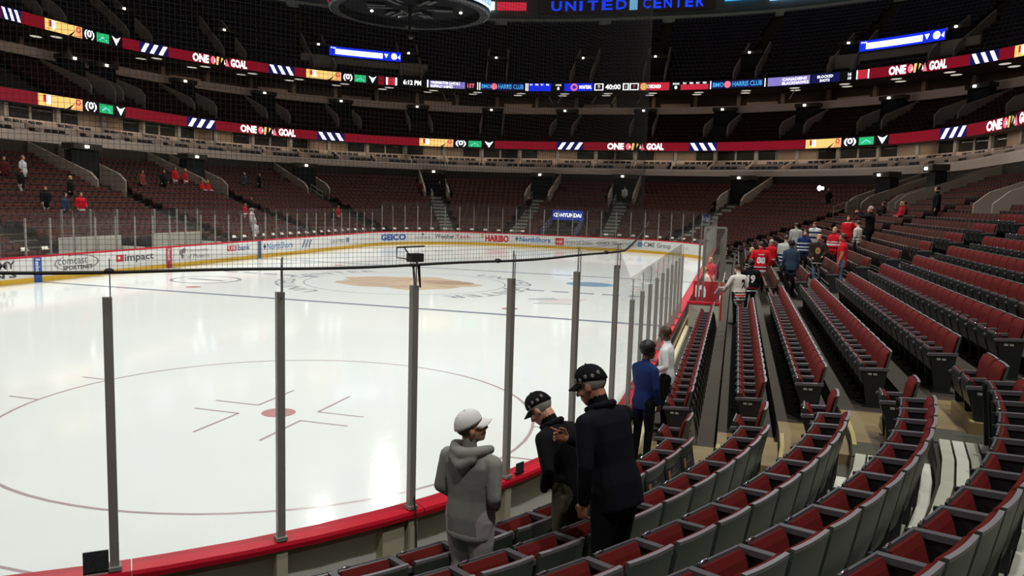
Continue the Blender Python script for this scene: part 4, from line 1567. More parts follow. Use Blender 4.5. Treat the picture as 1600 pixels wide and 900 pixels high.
SEATPOS = np.array([(*PN(t, o)[0], z + 0.6) for (_, t, o, z, _, _) in seats])
vis = in_view(SEATPOS, 240)
_, _, depth = project(SEATPOS)
cand = [k for k in range(len(seats)) if vis[k] and depth[k] > 1.3]
strict = in_view(SEATPOS, 30) | (in_view(SEATPOS, 240) & (depth < 6.5))
cand.sort(key=lambda k: (not strict[k], depth[k]))
hero = set(cand[:300])
rowmax = {}
for k in hero:
    i, t, o, z, w, n = seats[k]
for k in sorted(hero):
    i, t, o, z, w, n = seats[k]
    p, nn = PN(t, o)
    rz = math.atan2(-nn[1], -nn[0]) - math.pi / 2
    if w == 'side':
        lab = 'red tip-up seat, %s from the near end, %s row beside the right boards' % (ORD[n], ORD[i + 1])
        grp = 'seats in the straight block beside the rink'
    elif w == 'aisle':
        lab = 'lone red tip-up seat, %s place from the tan aisle, %s side row' % (ORD[n], ORD[i + 1])
        grp = 'lone seats at the tan aisle'
    elif w == 'corner':
        lab = 'red tip-up seat seen from behind, %s from the tan aisle, %s corner row' % (ORD[n], ORD[i + 1])
        grp = 'seats in the near corner block'
    else:
        lab = 'small red tip-up seat across the ice in the %s row' % ORD[i + 1]
        grp = 'far seats'
    root = empty('arena_seat', (p[0], p[1], z), rz, label=lab, cat='seat', group=grp)
    inst('backrest', SM['backrest'], root)
    inst('back_cushion', SM['back_cushion'], root)
    up = 0.185 if w == 'corner' else 0.0
    spm = SM['side_panel_tall' if w == 'corner' else 'side_panel']
    pan = inst('seat_pan', SM['seat_pan'], root, (0, 0, 0.135 if w == 'corner' else 0))
    if w == 'corner':
        pan.scale = (1, 0.8, 1)
    inst('seat_cushion', SM['seat_cushion'], pan)
    inst('pan_edge', SM['pan_edge'], pan)
    inst('armrest', SM['armrest'], root, (-SW / 2, 0, up)).scale = (1, 0.8 if up else 1, 1)
    sp = inst('side_panel', spm, root, (-SW / 2, 0, 0))
    if w == 'side' and i == 0:
        inst('rear_strut', SM['rear_strut'], root)
    if n == 1 and w in ('side', 'aisle'):
        inst('plaque', SM['plaque'], sp, (0, 0, 0), 0).scale = (-1, 1, 1)
    if (n == 1 and w == 'corner') or (w == 'aisle' and (i < 4 or n == 2)):
        inst('armrest', SM['armrest'], root, (SW / 2, 0, up)).scale = (1, 0.8 if up else 1, 1)
        sp = inst('side_panel', spm, root, (SW / 2, 0, 0))
        inst('plaque', SM['plaque'], sp)

# ---- everything further away: same seat, fewer faces, joined per tier
def low_seat(full=True):
    mb = MB()
    slabpoly(mb, 0.46, [(0.05, 0.3), (-0.03, 0.55), (-0.08, 0.82), (-0.03, 0.82), (0.07, 0.36)], mlist=[1, 1, 1, 1, 1, 0, 0])
    mb.m[2:] = [1, 1, 2, 0, 1]
    slabpoly(mb, 0.43, [(0.12, 0.27), (0.25, 0.27), (0.325, 0.61), (0.27, 0.62)], mlist=[1, 1, 1, 1, 2, 0])
    if full:
        mb2 = MB().box((-SW / 2, 0.14, 0.55), (0.05, 0.37, 0.03))
        mb.add(mb2.v[0], mb2.f, 1)
    return np.concatenate(mb.v), mb.f, np.array(mb.m)


def many(name, tpl, places, mats, label, cat):
    v, f, mi = tpl
    n = len(places)
    if not n:
        return
    A = np.array([p[:3] for p in places])
    rz = np.array([p[3] for p in places])
    c, s = np.cos(rz), np.sin(rz)
    X = v[None, :, 0] * c[:, None] - v[None, :, 1] * s[:, None] + A[:, 0:1]
    Y = v[None, :, 0] * s[:, None] + v[None, :, 1] * c[:, None] + A[:, 1:2]
    Z = v[None, :, 2] + A[:, 2:3]
    V = np.stack([X, Y, Z], -1).reshape(-1, 3)
    me = bpy.data.meshes.new(name)
    lens = np.array([len(q) for q in f])
    flat = np.concatenate([np.array(q) for q in f])
    loops = (flat[None, :] + (np.arange(n) * len(v))[:, None]).reshape(-1)
    tot = np.tile(lens, n)
    st = np.concatenate([[0], np.cumsum(tot)[:-1]])
    me.vertices.add(len(V))
    me.vertices.foreach_set('co', V.reshape(-1))
    me.loops.add(len(loops))
    me.loops.foreach_set('vertex_index', loops.astype(np.int32))
    me.polygons.add(len(tot))
    me.polygons.foreach_set('loop_start', st.astype(np.int32))
    me.polygons.foreach_set('loop_total', tot.astype(np.int32))
    me.polygons.foreach_set('material_index', np.tile(mi, n).astype(np.int32))
    for q in mats:
        me.materials.append(q)
    me.update(calc_edges=True)
    me.validate()
    o = bpy.data.objects.new(name, me)
    COL.objects.link(o)
    return tag(o, label, cat, None, 'stuff')


M_RFAR = mat('seat_red_far', (67, 34, 28), 0.85, var=0.3, scale=0.8, spec=0.08)
M_PFAR = mat('seat_pan_far', (40, 26, 23), 0.6, var=0.2, scale=0.8, spec=0.15)
M_EFAR = mat('seat_edge_far', (92, 62, 57), 0.5, var=0.2, scale=0.8)
rest = []
for k in cand[300:]:
    i, t, o, z, w, n = seats[k]
    p, nn = PN(t, o)
    rest.append((p[0], p[1], z, math.atan2(-nn[1], -nn[0]) - math.pi / 2))
many('lower_bowl_seats', low_seat(), rest, [M_RFAR, M_PFAR, M_EFAR], 'rows of dark red seats filling the lower bowl', 'seats')


def tier(n, of, zf, voms, reach, tmax=90, tmin=43):
    out = []
    for i in range(n):
        o = of(i) - 0.07
        cv = Curve(o)
        s_ = cv.S(tmin)
        while s_ < cv.S(tmax):
            t = cv.T(s_)
            p, nn = PN(t, o)
            ok = True
            for a in voms:
                b, n_, tg = radial(a)
                d = np.array(p) - b
                if d @ n_ > 0 and abs(d @ tg) < (1.55 if reach[0] < o < reach[1] else 0.75):
                    ok = False
                    break
            if ok:
                out.append((p[0], p[1], zf(i), math.atan2(-nn[1], -nn[0]) - math.pi / 2))
            s_ += 0.52
    P = np.array([(a, b, c + 0.5) for a, b, c, _ in out])
    k = in_view(P, 60)
    return [q for q, g in zip(out, k) if g]


many('club_tier_seats', low_seat(False), tier(NR2, o2, z2, VOM2, (19.8, 26)), [M_RFAR, M_PFAR, M_EFAR], 'rows of dark red seats in the middle tier', 'seats')
many('upper_tier_seats', low_seat(False), tier(NR3, o3, z3, VOM3, (28.5, 35)), [mat('seat_upper', (62, 50, 56), 0.8, var=0.3, scale=0.7), M_SIDE, M_SIDE], 'rows of dark seats filling the upper tier', 'seats')
sp = []
for oo, zz in ((16.35, 6.77), (17.4, 7.27)):
    cv = Curve(oo)
    s_ = cv.S(40)
    kk = 0
    while s_ < cv.S(112):
        if kk % 7 not in (0, 6):
            p, nn = PN(cv.T(s_), oo)
            sp.append((p[0], p[1], zz, math.atan2(-nn[1], -nn[0]) - math.pi / 2))
        s_ += 0.585
        kk += 1
P_ = np.array([(a, b, c + 0.5) for a, b, c, _ in sp])
sp = [q for q, g in zip(sp, in_view(P_, 60)) if g]
many('suite_seats', low_seat(False), sp, [M_SIDE, M_SIDE, M_RIM], 'dark suite seats behind the beige balcony front', 'seats')

# white cards lying on the front row seats across the ice
card = MB()
card.box((0, 0.0, 0.06), (0.3, 0.03, 0.15), rotx(0.5)).box((0, 0.05, 0.0), (0.34, 0.1, 0.03), rotx(0.2))
cme = card.mesh('seat_card', [mat('card_white', (244, 240, 228), 0.6)])
for k in range(60):
    t = 48.5 + k * 1.02
    if 58.5 < t < 64.5 or 95 < t < 107:
        continue
    p, nn = PN(t, 1.18)
    inst('seat_card', cme, None, (p[0], p[1], 1.2), math.atan2(-nn[1], -nn[0]) - math.pi / 2,
         label='small white card on a front row seat across the ice', cat='card', group='white cards along the far front row')

# ================================================================== people
FIG = bpy.data.scenes.new('figure_workshop')


class Body:
    def __init__(self):
        self.mb = MB()
        self.seg = []

    def chain(self, pts, rs, m, n=10):
        pts = [np.asarray(p, float) for p in pts]
        for p, r in zip(pts, rs):
            self.mb.ell(p, (r, r, r), None, n, 6)
        for a, b, ra, rb in zip(pts[:-1], pts[1:], rs[:-1], rs[1:]):
            if np.linalg.norm(b - a) > 1e-4:
                self.mb.tube([a, b], [ra, rb], n)
            self.seg.append((a, b, ra, rb, m))
        return self

    def loft(self, rings, m, X, n=16):
        """rings: (centre, rx, ry); X: unit right vector"""
        v, f = [], []
        for i, (c, rx, ry) in enumerate(rings):
            c = np.asarray(c, float)
            d = np.asarray(rings[min(i + 1, len(rings) - 1)][0], float) - np.asarray(rings[max(i - 1, 0)][0], float)
            d /= np.linalg.norm(d)
            x = X - d * (X @ d)
            x /= np.linalg.norm(x)
            y = np.cross(d, x)
            for k in range(n):
                a = 2 * math.pi * k / n
                ca, sa = math.cos(a), math.sin(a)
                sq = 1.0 / (abs(ca) ** 2.5 + abs(sa) ** 2.5) ** (1 / 2.5)
                v.append(c + sq * (rx * ca * x + ry * sa * y))
            if i < len(rings) - 1:
                q = rings[i + 1]
                self.seg.append((c, np.asarray(q[0], float), math.sqrt(rx * ry), math.sqrt(q[1] * q[2]), m))
        L = len(rings)
        for i in range(L - 1):
            for k in range(n):
                f.append((i * n + k, i * n + (k + 1) % n, (i + 1) * n + (k + 1) % n, (i + 1) * n + k))
        f.append(tuple(reversed(range(n))))
        f.append(tuple(range((L - 1) * n, L * n)))
        self.mb.add(v, f)
        return self

    def ell(self, c, r, m, R=None):
        self.mb.ell(c, r, R, 14, 10)
        c = np.asarray(c, float)
        self.seg.append((c, c, float(np.mean(r)), float(np.mean(r)), m))
        return self


JOBS = []


def queue(body, voxel, mats, smooth_it, name, parent, extra=None, after=None):
    me = body.mb.mesh(name + '_src', [])
    ob = bpy.data.objects.new(name + '_src', me)
    FIG.collection.objects.link(ob)
    r = ob.modifiers.new('r', 'REMESH')
    r.mode = 'VOXEL'
    r.voxel_size = voxel
    r.use_smooth_shade = True
    if smooth_it:
        s_ = ob.modifiers.new('s', 'SMOOTH')
        s_.factor = 0.5
        s_.iterations = smooth_it
    JOBS.append((ob, body, mats, name, parent, extra, after))


def run_jobs():
    vl = FIG.view_layers[0]
    vl.update()
    dg = vl.depsgraph
    for (ob, body, mats, name, parent, extra, after) in JOBS:
        me = bpy.data.meshes.new_from_object(ob.evaluated_get(dg))
        me.name = name
        me.materials.clear()
        for q in mats:
            me.materials.append(q)
        n = len(me.polygons)
        if len(mats) > 1:
            cen = np.zeros(n * 3)
            me.polygons.foreach_get('center', cen)
            cen = cen.reshape(-1, 3)
            best = np.full(n, 1e9)
            mi = np.zeros(n, dtype=np.int32)
            for (a, b, ra, rb, m) in body.seg:
                ab = b - a
                L = ab @ ab
                t = np.clip(((cen - a) @ ab) / L, 0, 1) if L > 1e-9 else np.zeros(n)
                d = np.linalg.norm(cen - (a + t[:, None] * ab), axis=1) - (ra + (rb - ra) * t)
                k = d < best
                best[k] = d[k]
                mi[k] = m
            if extra:
                mi = extra(cen, mi)
            me.polygons.foreach_set('material_index', mi.astype(np.int32))
        me.polygons.foreach_set('use_smooth', np.ones(n, dtype=bool))
        me.update()
        o = bpy.data.objects.new(name, me)
        COL.objects.link(o)
        o.parent = parent
        if after:
            after(o, me)
    for j in JOBS:
        bpy.data.objects.remove(j[0])


SKIN = mat('skin', (196, 142, 116), 0.5, var=0.08, scale=20)
SKIN_T = mat('skin_tan', (168, 112, 88), 0.5, var=0.08, scale=20)
SKIN_D = mat('skin_dark', (84, 56, 44), 0.5, var=0.08, scale=20)
SHOE = mat('shoe_black', (24, 22, 22), 0.4)


def cloth(name, rgb, rough=0.85, bump=0.25):
    return mat('cloth_' + name, rgb, rough, var=0.14, scale=14, bump=bump, spec=0.15)


HAIR = {k: mat('hair_' + k, c, 0.55, var=0.25, scale=40) for k, c in
        dict(black=(20, 17, 16), brown=(58, 36, 26), blond=(196, 152, 92), grey=(150, 146, 140), red=(104, 56, 40)).items()}


def head_prims(B, hc, R, m, k, detail):
    f = lambda x, y, z: hc + R @ (np.array((x, y, z)) * k)
    e = lambda c, r, q=m: B.ell(f(*c), tuple(np.array(r) * k), q, R)
    e((0, -0.012, 0.045), (0.078, 0.098, 0.088))
    e((0, 0.022, -0.02), (0.066, 0.078, 0.088))
    e((0, 0.045, -0.07), (0.05, 0.05, 0.045))
    e((0, 0.066, -0.098), (0.026, 0.026, 0.022))
    if detail:
        B.chain([f(0, 0.098, 0.022), f(0, 0.112, -0.008), f(0, 0.121, -0.028)], [0.009 * k, 0.012 * k, 0.015 * k], m, 8)
        e((0, 0.094, -0.06), (0.024, 0.016, 0.012))
        e((0, 0.086, -0.082), (0.02, 0.014, 0.008))
        e((0, 0.088, 0.032), (0.05, 0.016, 0.012))
        for s in (-1, 1):
            e((s * 0.078, -0.006, -0.012), (0.012, 0.021, 0.034))
            e((s * 0.044, 0.07, -0.028), (0.022, 0.022, 0.022))


def hair_shell(style, hc, R, k, material, parent):
    v, f = [], []
    nu, nv = 28, 18
    idx = {}
    rx, ry, rz_ = 0.087, 0.108, 0.099
    for j in range(nv + 1):
        ph = math.pi / 2 - math.pi * j / nv
        for i in range(nu):
            a = 2 * math.pi * i / nu
            p = np.array((rx * math.cos(ph) * math.cos(a), ry * math.cos(ph) * math.sin(a) - 0.012, rz_ * math.sin(ph) + 0.04))
            front = p[1] > 0.035
            ok = (p[2] > 0.075) if front else (p[2] > (-0.055 if style != 'crop' else -0.02))
            if style == 'under':
                ok = p[1] < 0.03 and -0.06 < p[2] < 0.05
                p = p * 0.985
            if style == 'long':
                ok = (p[2] > 0.075) if front else True
                if not front and p[2] < 0:
                    p[2] *= 2.3
                    p[0] *= 1.12
            if style == 'afro':
                p = p * 1.16
                ok = (p[2] > 0.06) if p[1] > 0.06 else p[2] > -0.07
            if ok:
                idx[(j, i)] = len(v)
                v.append(hc + R @ (p * k * (1 + 0.012 * math.sin(9 * a + 4 * j))))
    for j in range(nv):
        for i in range(nu):
            q = [idx.get(x) for x in ((j, i), (j + 1, i), (j + 1, (i + 1) % nu), (j, (i + 1) % nu))]
            if all(x is not None for x in q):
                f.append(q)
    mb = MB().add(v, f)
    o = mb.obj('hair', material, parent, True)
    sd = o.modifiers.new('thick', 'SOLIDIFY')
    sd.thickness = 0.012 * k
    return o


def cap_part(hc, R, k, m_crown, m_visor, parent, back=0.0, marks=None):
    T = lambda p: hc + R @ (np.asarray(p, float) * k)
    v, f = [], []
    nu, nv = 28, 9
    for j in range(nv + 1):
        ph = math.pi / 2 * (1 - j / nv)
        for i in range(nu):
            a = 2 * math.pi * i / nu
            ex = 0.9 if j > nv - 3 else 1.0
            v.append(T((0.0885 * math.cos(ph) ** 0.85 * math.cos(a), 0.112 * math.cos(ph) ** 0.85 * math.sin(a) - 0.012,
                        0.032 + 0.112 * math.sin(ph) + 0.022 * (math.sin(a)) * (j / nv))))
    for j in range(nv):
        for i in range(nu):
            f.append((j * nu + i, (j + 1) * nu + i, (j + 1) * nu + (i + 1) % nu, j * nu + (i + 1) % nu))
    cap_root = MB().add(v, f).obj('cap', m_crown, parent, True)
    sd = cap_root.modifiers.new('thick', 'SOLIDIFY')
    sd.thickness = 0.006
    v, f = [], []
    n, mrow = 12, 6
    for j in range(mrow + 1):
        for i in range(n + 1):
            u = -1 + 2 * i / n
            w = j / mrow
            x = 0.083 * u * (1 - 0.06 * w)
            y = 0.10 * math.sqrt(max(0, 1 - (0.9 * u) ** 2)) - 0.012 + w * 0.082 * math.sqrt(max(0.0, 1 - 0.72 * u * u))
            z = 0.052 - 0.03 * u * u - 0.026 * w
            v.append(T((x, y, z)))
    for j in range(mrow):
        for i in range(n):
            a = j * (n + 1) + i
            f.append((a, a + 1, a + n + 2, a + n + 1))
    vs = MB().add(v, f).obj('visor', m_visor, cap_root, True)
    sd = vs.modifiers.new('thick', 'SOLIDIFY')
    sd.thickness = 0.007
    MB().ell(T((0, -0.012, 0.145)), (0.009 * k, 0.009 * k, 0.006 * k)).obj('cap_button', m_crown, cap_root)
    if marks:
        for (a, z, r) in marks:
            a = math.radians(a)
            MB().ell(T((0.091 * math.cos(a), 0.114 * math.sin(a) - 0.012, z)), (0.004 * k, 0.017 * k * r, 0.02 * k * r), R @ rotz(a)).obj('cap_patch', mat('patch_grey', (118, 112, 108), 0.7, var=0.5, scale=120), cap_root)
    return cap_root


def hand(wrist, fwd, palm_n, k, m, parent, curl=0.5, side=1, pointing=False):
    """five-fingered hand: fwd = along the forearm, palm_n = where the palm looks; side=+1 right hand"""
    fwd = np.asarray(fwd, float) / np.linalg.norm(fwd)
    pn = np.asarray(palm_n, float)
    pn = pn - fwd * (pn @ fwd)
    pn /= np.linalg.norm(pn)
    lat = np.cross(fwd, pn) * side
    B = Body()
    P = lambda a, b, c: wrist + (fwd * a + lat * b + pn * c) * k
    B.chain([P(-0.05, 0, 0), P(0.0, 0, 0), P(0.02, 0, 0)], [0.027 * k, 0.025 * k, 0.028 * k], 0)
    B.loft([(P(0.0, 0, 0), 0.026 * k, 0.017 * k), (P(0.04, 0.002, 0), 0.037 * k, 0.016 * k), (P(0.088, 0.002, 0), 0.039 * k, 0.013 * k), (P(0.098, 0, 0), 0.034 * k, 0.010 * k)], 0, lat)
    for q, (b, L) in enumerate(((0.030, 0.072), (0.010, 0.08), (-0.011, 0.074), (-0.031, 0.058))):
        c = curl + (0.12 * q)
        if pointing and q == 0:
            c = 0.12
        p0 = P(0.09, b, 0)
        a, pts, d = 0.15 * c, [p0], p0
        for seg_, fr in ((0.45, 1.0), (0.32, 2.0), (0.23, 2.7)):
            ang = c * fr * 0.62
            d = d + (fwd * math.cos(ang) + pn * math.sin(ang)) * L * seg_ * k + lat * (b * 0.06) * k
            pts.append(d)
        B.chain(pts, [0.0092 * k, 0.0088 * k, 0.008 * k, 0.0068 * k], 0, 8)
    t0 = P(0.028, 0.026, 0.004)
    t1 = P(0.058, 0.056, 0.018)
    t2 = P(0.085, 0.062, 0.028)
    t3 = P(0.105, 0.058, 0.034)
    B.chain([t0, t1, t2, t3], [0.015 * k, 0.0115 * k, 0.0098 * k, 0.0075 * k], 0, 8)
    queue(B, 0.0042, [m], 2, 'hand', parent)


def figure(name, label, loc, heading, H, outfit, pose=None, voxel=0.022, cat='person', group=None):
    """person facing +Y in its own frame. outfit: top, legs, skin, shoe, hair=(style, colour), cap, sleeves('long'/'short')"""
    pose = pose or {}
    k = H / 1.75
    root = empty(name, loc, heading, label=label, cat=cat, group=group)
    near = voxel < 0.014
    sk, top, legs = outfit.get('skin', SKIN), outfit['top'], outfit['legs']
    mats = [sk, top, legs, outfit.get('shoe', SHOE)] + outfit.get('extra', [])
    B = Body()
    lean = pose.get('lean', 0.0)
    tilt = pose.get('tilt', 0.0)
    hipz = pose.get('hipz', 0.93) * k
    hip = np.array((0, pose.get('hipy', 0.0) * k, hipz))
    RL = rotx(-lean) @ roty(tilt)
    T = lambda x, y, z: hip + RL @ (np.array((x, y, z - 0.93)) * k)
    X = np.array((1.0, 0, 0))
    w = outfit.get('bulk', 1.0)
    rings = [(T(0, 0, 0.80), 0.168 * k * w, 0.118 * k * w), (T(0, -0.004, 0.93), 0.172 * k * w, 0.125 * k * w), (T(0, 0.002, 1.07), 0.158 * k * w, 0.118 * k * w),
             (T(0, 0.0, 1.24), 0.178 * k * w, 0.125 * k * w), (T(0, -0.012, 1.36), 0.185 * k * w, 0.112 * k * w), (T(0, -0.018, 1.425), 0.15 * k * w, 0.085 * k * w), (T(0, -0.016, 1.465), 0.075 * k, 0.066 * k)]
    hem = outfit.get('hem', 0.80)
    rings[0] = (T(0, 0, hem), rings[0][1] * outfit.get('flare', 1.0), rings[0][2] * outfit.get('flare', 1.0))
    B.loft(rings, 1, X)
    # legs
    dflt = {-1: [(-0.095, 0.0, 0.90), (-0.10, 0.02, 0.50), (-0.105, -0.02, 0.09)], 1: [(0.095, 0.0, 0.90), (0.10, 0.02, 0.50), (0.105, -0.02, 0.09)]}
    lw = outfit.get('legw', 1.0)
    for s in (-1, 1):
        L = [np.array(p) * k for p in pose.get('leg' + ('L' if s < 0 else 'R'), dflt[s])]
        if lean:
            L[0] = hip + np.array((s * 0.095, 0, -0.03)) * k
        mid = (L[0] + L[1]) / 2
        calf = L[1] * 0.72 + L[2] * 0.28
        B.chain([L[0], mid, L[1], calf, L[2]], [0.098 * k * lw, 0.085 * k * lw, 0.062 * k * lw, 0.06 * k * lw, 0.048 * k * lw], 2)
        ft = L[2] + np.array((0, 0.02, -0.045)) * k
        d = pose.get('toe', np.array((s * 0.04, 0.17, -0.005))) * k
        B.chain([ft, ft + d * 0.5, ft + d], [0.043 * k, 0.042 * k, 0.034 * k], 3)
        B.ell(ft + np.array((0, -0.02, -0.005)) * k, np.array((0.038, 0.045, 0.04)) * k, 3)
    # arms (given in the upright chest frame, then leaned with it)
    darm = {-1: [(-0.245, -0.03, 1.14), (-0.25, 0.05, 0.90)], 1: [(0.245, -0.03, 1.14), (0.25, 0.05, 0.90)]}
    aw = outfit.get('armw', 1.0)
    hands = {}
    for s in (-1, 1):
        key = 'arm' + ('L' if s < 0 else 'R')
        E, W = pose.get(key, darm[s])
        sh = T(s * 0.178 * w, -0.015, 1.37)
        E, W = T(*E), T(*W)
        if pose.get(key + '_world'):
            W = np.array(pose[key + '_world']) * k
        sl = 1 if outfit.get('sleeves', 'long') == 'long' else 0
        B.chain([T(s * 0.09, -0.015, 1.405), sh], [0.066 * k, 0.06 * k * aw], 1)
        m_up = sh * 0.45 + E * 0.55
        B.chain([sh, m_up], [0.062 * k * aw, 0.055 * k * aw], 1)
        B.chain([m_up, E], [0.054 * k * aw, 0.048 * k * aw], 1 if sl else 0)
        B.chain([E, E * 0.45 + W * 0.55, W], [0.048 * k * aw, 0.044 * k * aw, (0.034 if sl else 0.028) * k * (aw if sl else 1)], 1 if sl else 0)
        fw_ = (W - E) / (np.linalg.norm(W - E) + 1e-9)
        hands[s] = (W, fw_)
        hp = pose.get(key + '_hand', 'plain')
        if hp == 'none':
            continue
        if near:
            pn_ = pose.get(key + '_palm', np.array((-s * 1.0, 0.1, 0.0)))
            hand(W + fw_ * 0.015 * k, fw_, pn_, k, sk, root, pose.get(key + '_curl', 0.45), s, hp == 'point')
        else:
            B.chain([W, W + fw_ * 0.05 * k], [0.03 * k, 0.035 * k], 0)
            for b_ in (-0.026, -0.009, 0.009, 0.026):
                lat = np.cross(fw_, np.array((1.0, 0.2, 0.1)))
                lat /= np.linalg.norm(lat)
                B.chain([W + fw_ * 0.06 * k + lat * b_ * k, W + fw_ * 0.135 * k + lat * b_ * 1.2 * k], [0.012 * k, 0.009 * k], 0, 6)
    # neck and head
    ny, npit = pose.get('head', (0.0, 0.0))
    nr = pose.get('head_roll', 0.0)
    RH = RL @ rotz(ny) @ rotx(-npit) @ roty(nr)
    if pose.get('head_free'):
        RH = rotz(ny) @ rotx(-npit) @ roty(nr)
    nb = T(0, -0.018, 1.44)
    hc = nb + RL @ np.array((0, 0.02, 0.06)) * k + RH @ np.array((0, 0.015, 0.125)) * k
    B.chain([nb, hc + RH @ np.array((0, -0.03, -0.06)) * k], [0.06 * k, 0.056 * k], 0)
    hk = k * outfit.get('headk', 1.0)
    head_prims(B, hc, RH, 0, hk, voxel < 0.03)
    queue(B, voxel, mats, 3 if near else 2, 'body', root, outfit.get('paint'), outfit.get('after'))
    if outfit.get('hair'):
        hair_shell(outfit['hair'][0], hc, RH, hk, HAIR[outfit['hair'][1]], root)
    if outfit.get('cap'):
        cap_part(hc, RH, hk, outfit['cap'][0], outfit['cap'][1], root, marks=outfit.get('cap_marks'))
    if near or outfit.get('eyes'):
        for s in (-1, 1):
            MB().ell(hc + RH @ (np.array((s * 0.031, 0.085, 0.008)) * hk), (0.013 * hk, 0.008 * hk, 0.008 * hk), RH).obj('eye', mat('eye', (30, 24, 22), 0.2), root)
    return root, T, hc, RH, k


def back_print(text, x0, x1, z0, z1, m, bold=0.05, front=False):
    """lettering laid on the back (or chest) of a jersey once the body mesh exists"""
    def go(o, me):
        bvh = BVHTree.FromPolygons([v.co for v in me.vertices], [p.vertices for p in me.polygons])
        v, f, a = text_geo(text, bold)
        out = []
        sg = 1 if front else -1
        for x, y in v:
            xx = x0 + (x1 - x0) * (x if not front else 1 - x)
            zz = z0 + (z1 - z0) * y
            h = bvh.ray_cast(Vector((xx, sg * 1.5, zz)), Vector((0, -sg, 0)))
            yy = h[0].y if h[0] is not None else 0
            out.append((xx, yy + sg * 0.008, zz))
        MB().add(out, f).obj('jersey_print', m, o.parent)
    return go


def chain_after(*fs):
    def go(o, me):
        for q in fs:
            q(o, me)
    return go


def bands(spec, xlim=0.24):
    """horizontal stripes: (z0, z1, material index) on cloth faces only"""
    def go(cen, mi):
        for z0, z1, m in spec:
            k = (mi == 1) & (cen[:, 2] > z0) & (cen[:, 2] < z1)
            mi[k] = m
        return mi
    return go


HD = math.radians


def face(dx, dy):
    """heading whose forward (+Y) points along (dx, dy)"""
    return math.atan2(dy, dx) - math.pi / 2


def zwalk(o):
    return ztread(o)


C_BLACK = cloth('black', (15, 15, 18))
C_NAVYBLK = cloth('navyblack', (14, 15, 23))
C_OLIVE = cloth('olive', (78, 76, 62))
C_GREYH = cloth('heather', (132, 132, 126))
C_GREYP = cloth('sweatpants', (174, 167, 168))
C_WHITE = cloth('white', (214, 214, 216))
C_RED = cloth('red', (196, 26, 38))
C_JEAN = cloth('jeans', (98, 112, 138))
C_BLUE = cloth('blue', (28, 44, 92))
C_DKPANT = cloth('darkpants', (18, 17, 20))
C_TEAL = cloth('teal', (44, 62, 78))
C_SILVER = cloth('silver', (176, 178, 172))
C_CREAM = cloth('cream', (206, 200, 190))

# ---- grey hoodie, white cap (near, row two walkway)
P0 = (12.60, -27.68, zrow(1) + 0.075)
r_, T_, hc_, RH_, k_ = figure('person', 'person in a grey hooded sweatshirt and white cap, back turned, hands in pockets', P0, HD(-14), 1.66,
    dict(top=C_GREYH, legs=C_GREYP, skin=SKIN, hair=('under', 'brown'), cap=(cloth('capwhite', (222, 218, 216), 0.7, 0.1), cloth('capvisor', (228, 226, 222), 0.7, 0.1)), bulk=1.2, armw=1.16, legw=1.3, hem=0.76, flare=1.0, headk=1.06),
    dict(armL=[(-0.255, -0.06, 1.12), (-0.15, 0.14, 0.96)], armR=[(0.255, -0.06, 1.12), (0.15, 0.14, 0.96)], armL_hand='none', armR_hand='none', head=(HD(-48), HD(-14))), voxel=0.011)
hb = Body()
hb.chain([T_(-0.13, 0.07, 1.455), T_(-0.14, -0.03, 1.475), T_(-0.085, -0.115, 1.465), T_(0, -0.14, 1.45), T_(0.085, -0.115, 1.465), T_(0.14, -0.03, 1.475), T_(0.13, 0.07, 1.455)], [0.035, 0.04, 0.046, 0.05, 0.046, 0.04, 0.035], 0)
hb.chain([T_(-0.085, -0.13, 1.42), T_(0, -0.16, 1.37), T_(0.085, -0.13, 1.42)], [0.042, 0.052, 0.042], 0)
hb.chain([T_(-0.05, -0.14, 1.36), T_(0.0, -0.155, 1.32), T_(0.05, -0.14, 1.36)], [0.03, 0.036, 0.03], 0)
queue(hb, 0.011, [C_GREYH], 3, 'hood', r_)
pk = Body()
pk.loft([(T_(0, 0.0, 0.745), 0.19, 0.138), (T_(0, 0.0, 0.775), 0.196, 0.142), (T_(0, 0, 0.80), 0.19, 0.138)], 0, np.array((1.0, 0, 0)))
queue(pk, 0.012, [C_GREYH], 2, 'waistband', r_)

# ---- short man in black jacket and cap, head bowed (row two walkway)
P1 = (13.24, -26.98, zrow(1) + 0.075)
d1 = (-0.92, 0.36)
MARKS = [(160 + 24 * q, 0.052 + 0.01 * (q % 2), 0.72) for q in range(-1, 4)]
r1, T1, hc1, RH1, k1 = figure('person', 'person in black jacket, patterned black cap and olive trousers, head bowed', P1, face(*d1), 1.74,
    dict(top=C_BLACK, legs=C_OLIVE, skin=SKIN, hair=('under', 'grey'), cap=(C_BLACK, C_BLACK), cap_marks=MARKS, headk=1.08, bulk=1.12, armw=1.15, legw=1.15, hem=0.76, flare=1.05),
    dict(lean=HD(24), head=(HD(8), HD(22)), armL=[(-0.27, -0.02, 1.12), (-0.16, 0.16, 0.98)], armR=[(0.27, 0.0, 1.12), (0.12, 0.18, 1.02)], armL_hand='none', armR_hand='none'), voxel=0.011)
cb = Body()
cb.chain([T1(-0.085, 0.05, 1.46), T1(-0.09, -0.04, 1.475), T1(0, -0.1, 1.48), T1(0.09, -0.04, 1.475), T1(0.085, 0.05, 1.46)], [0.024, 0.026, 0.028, 0.026, 0.024], 0)
queue(cb, 0.011, [C_BLACK], 2, 'collar', r1)

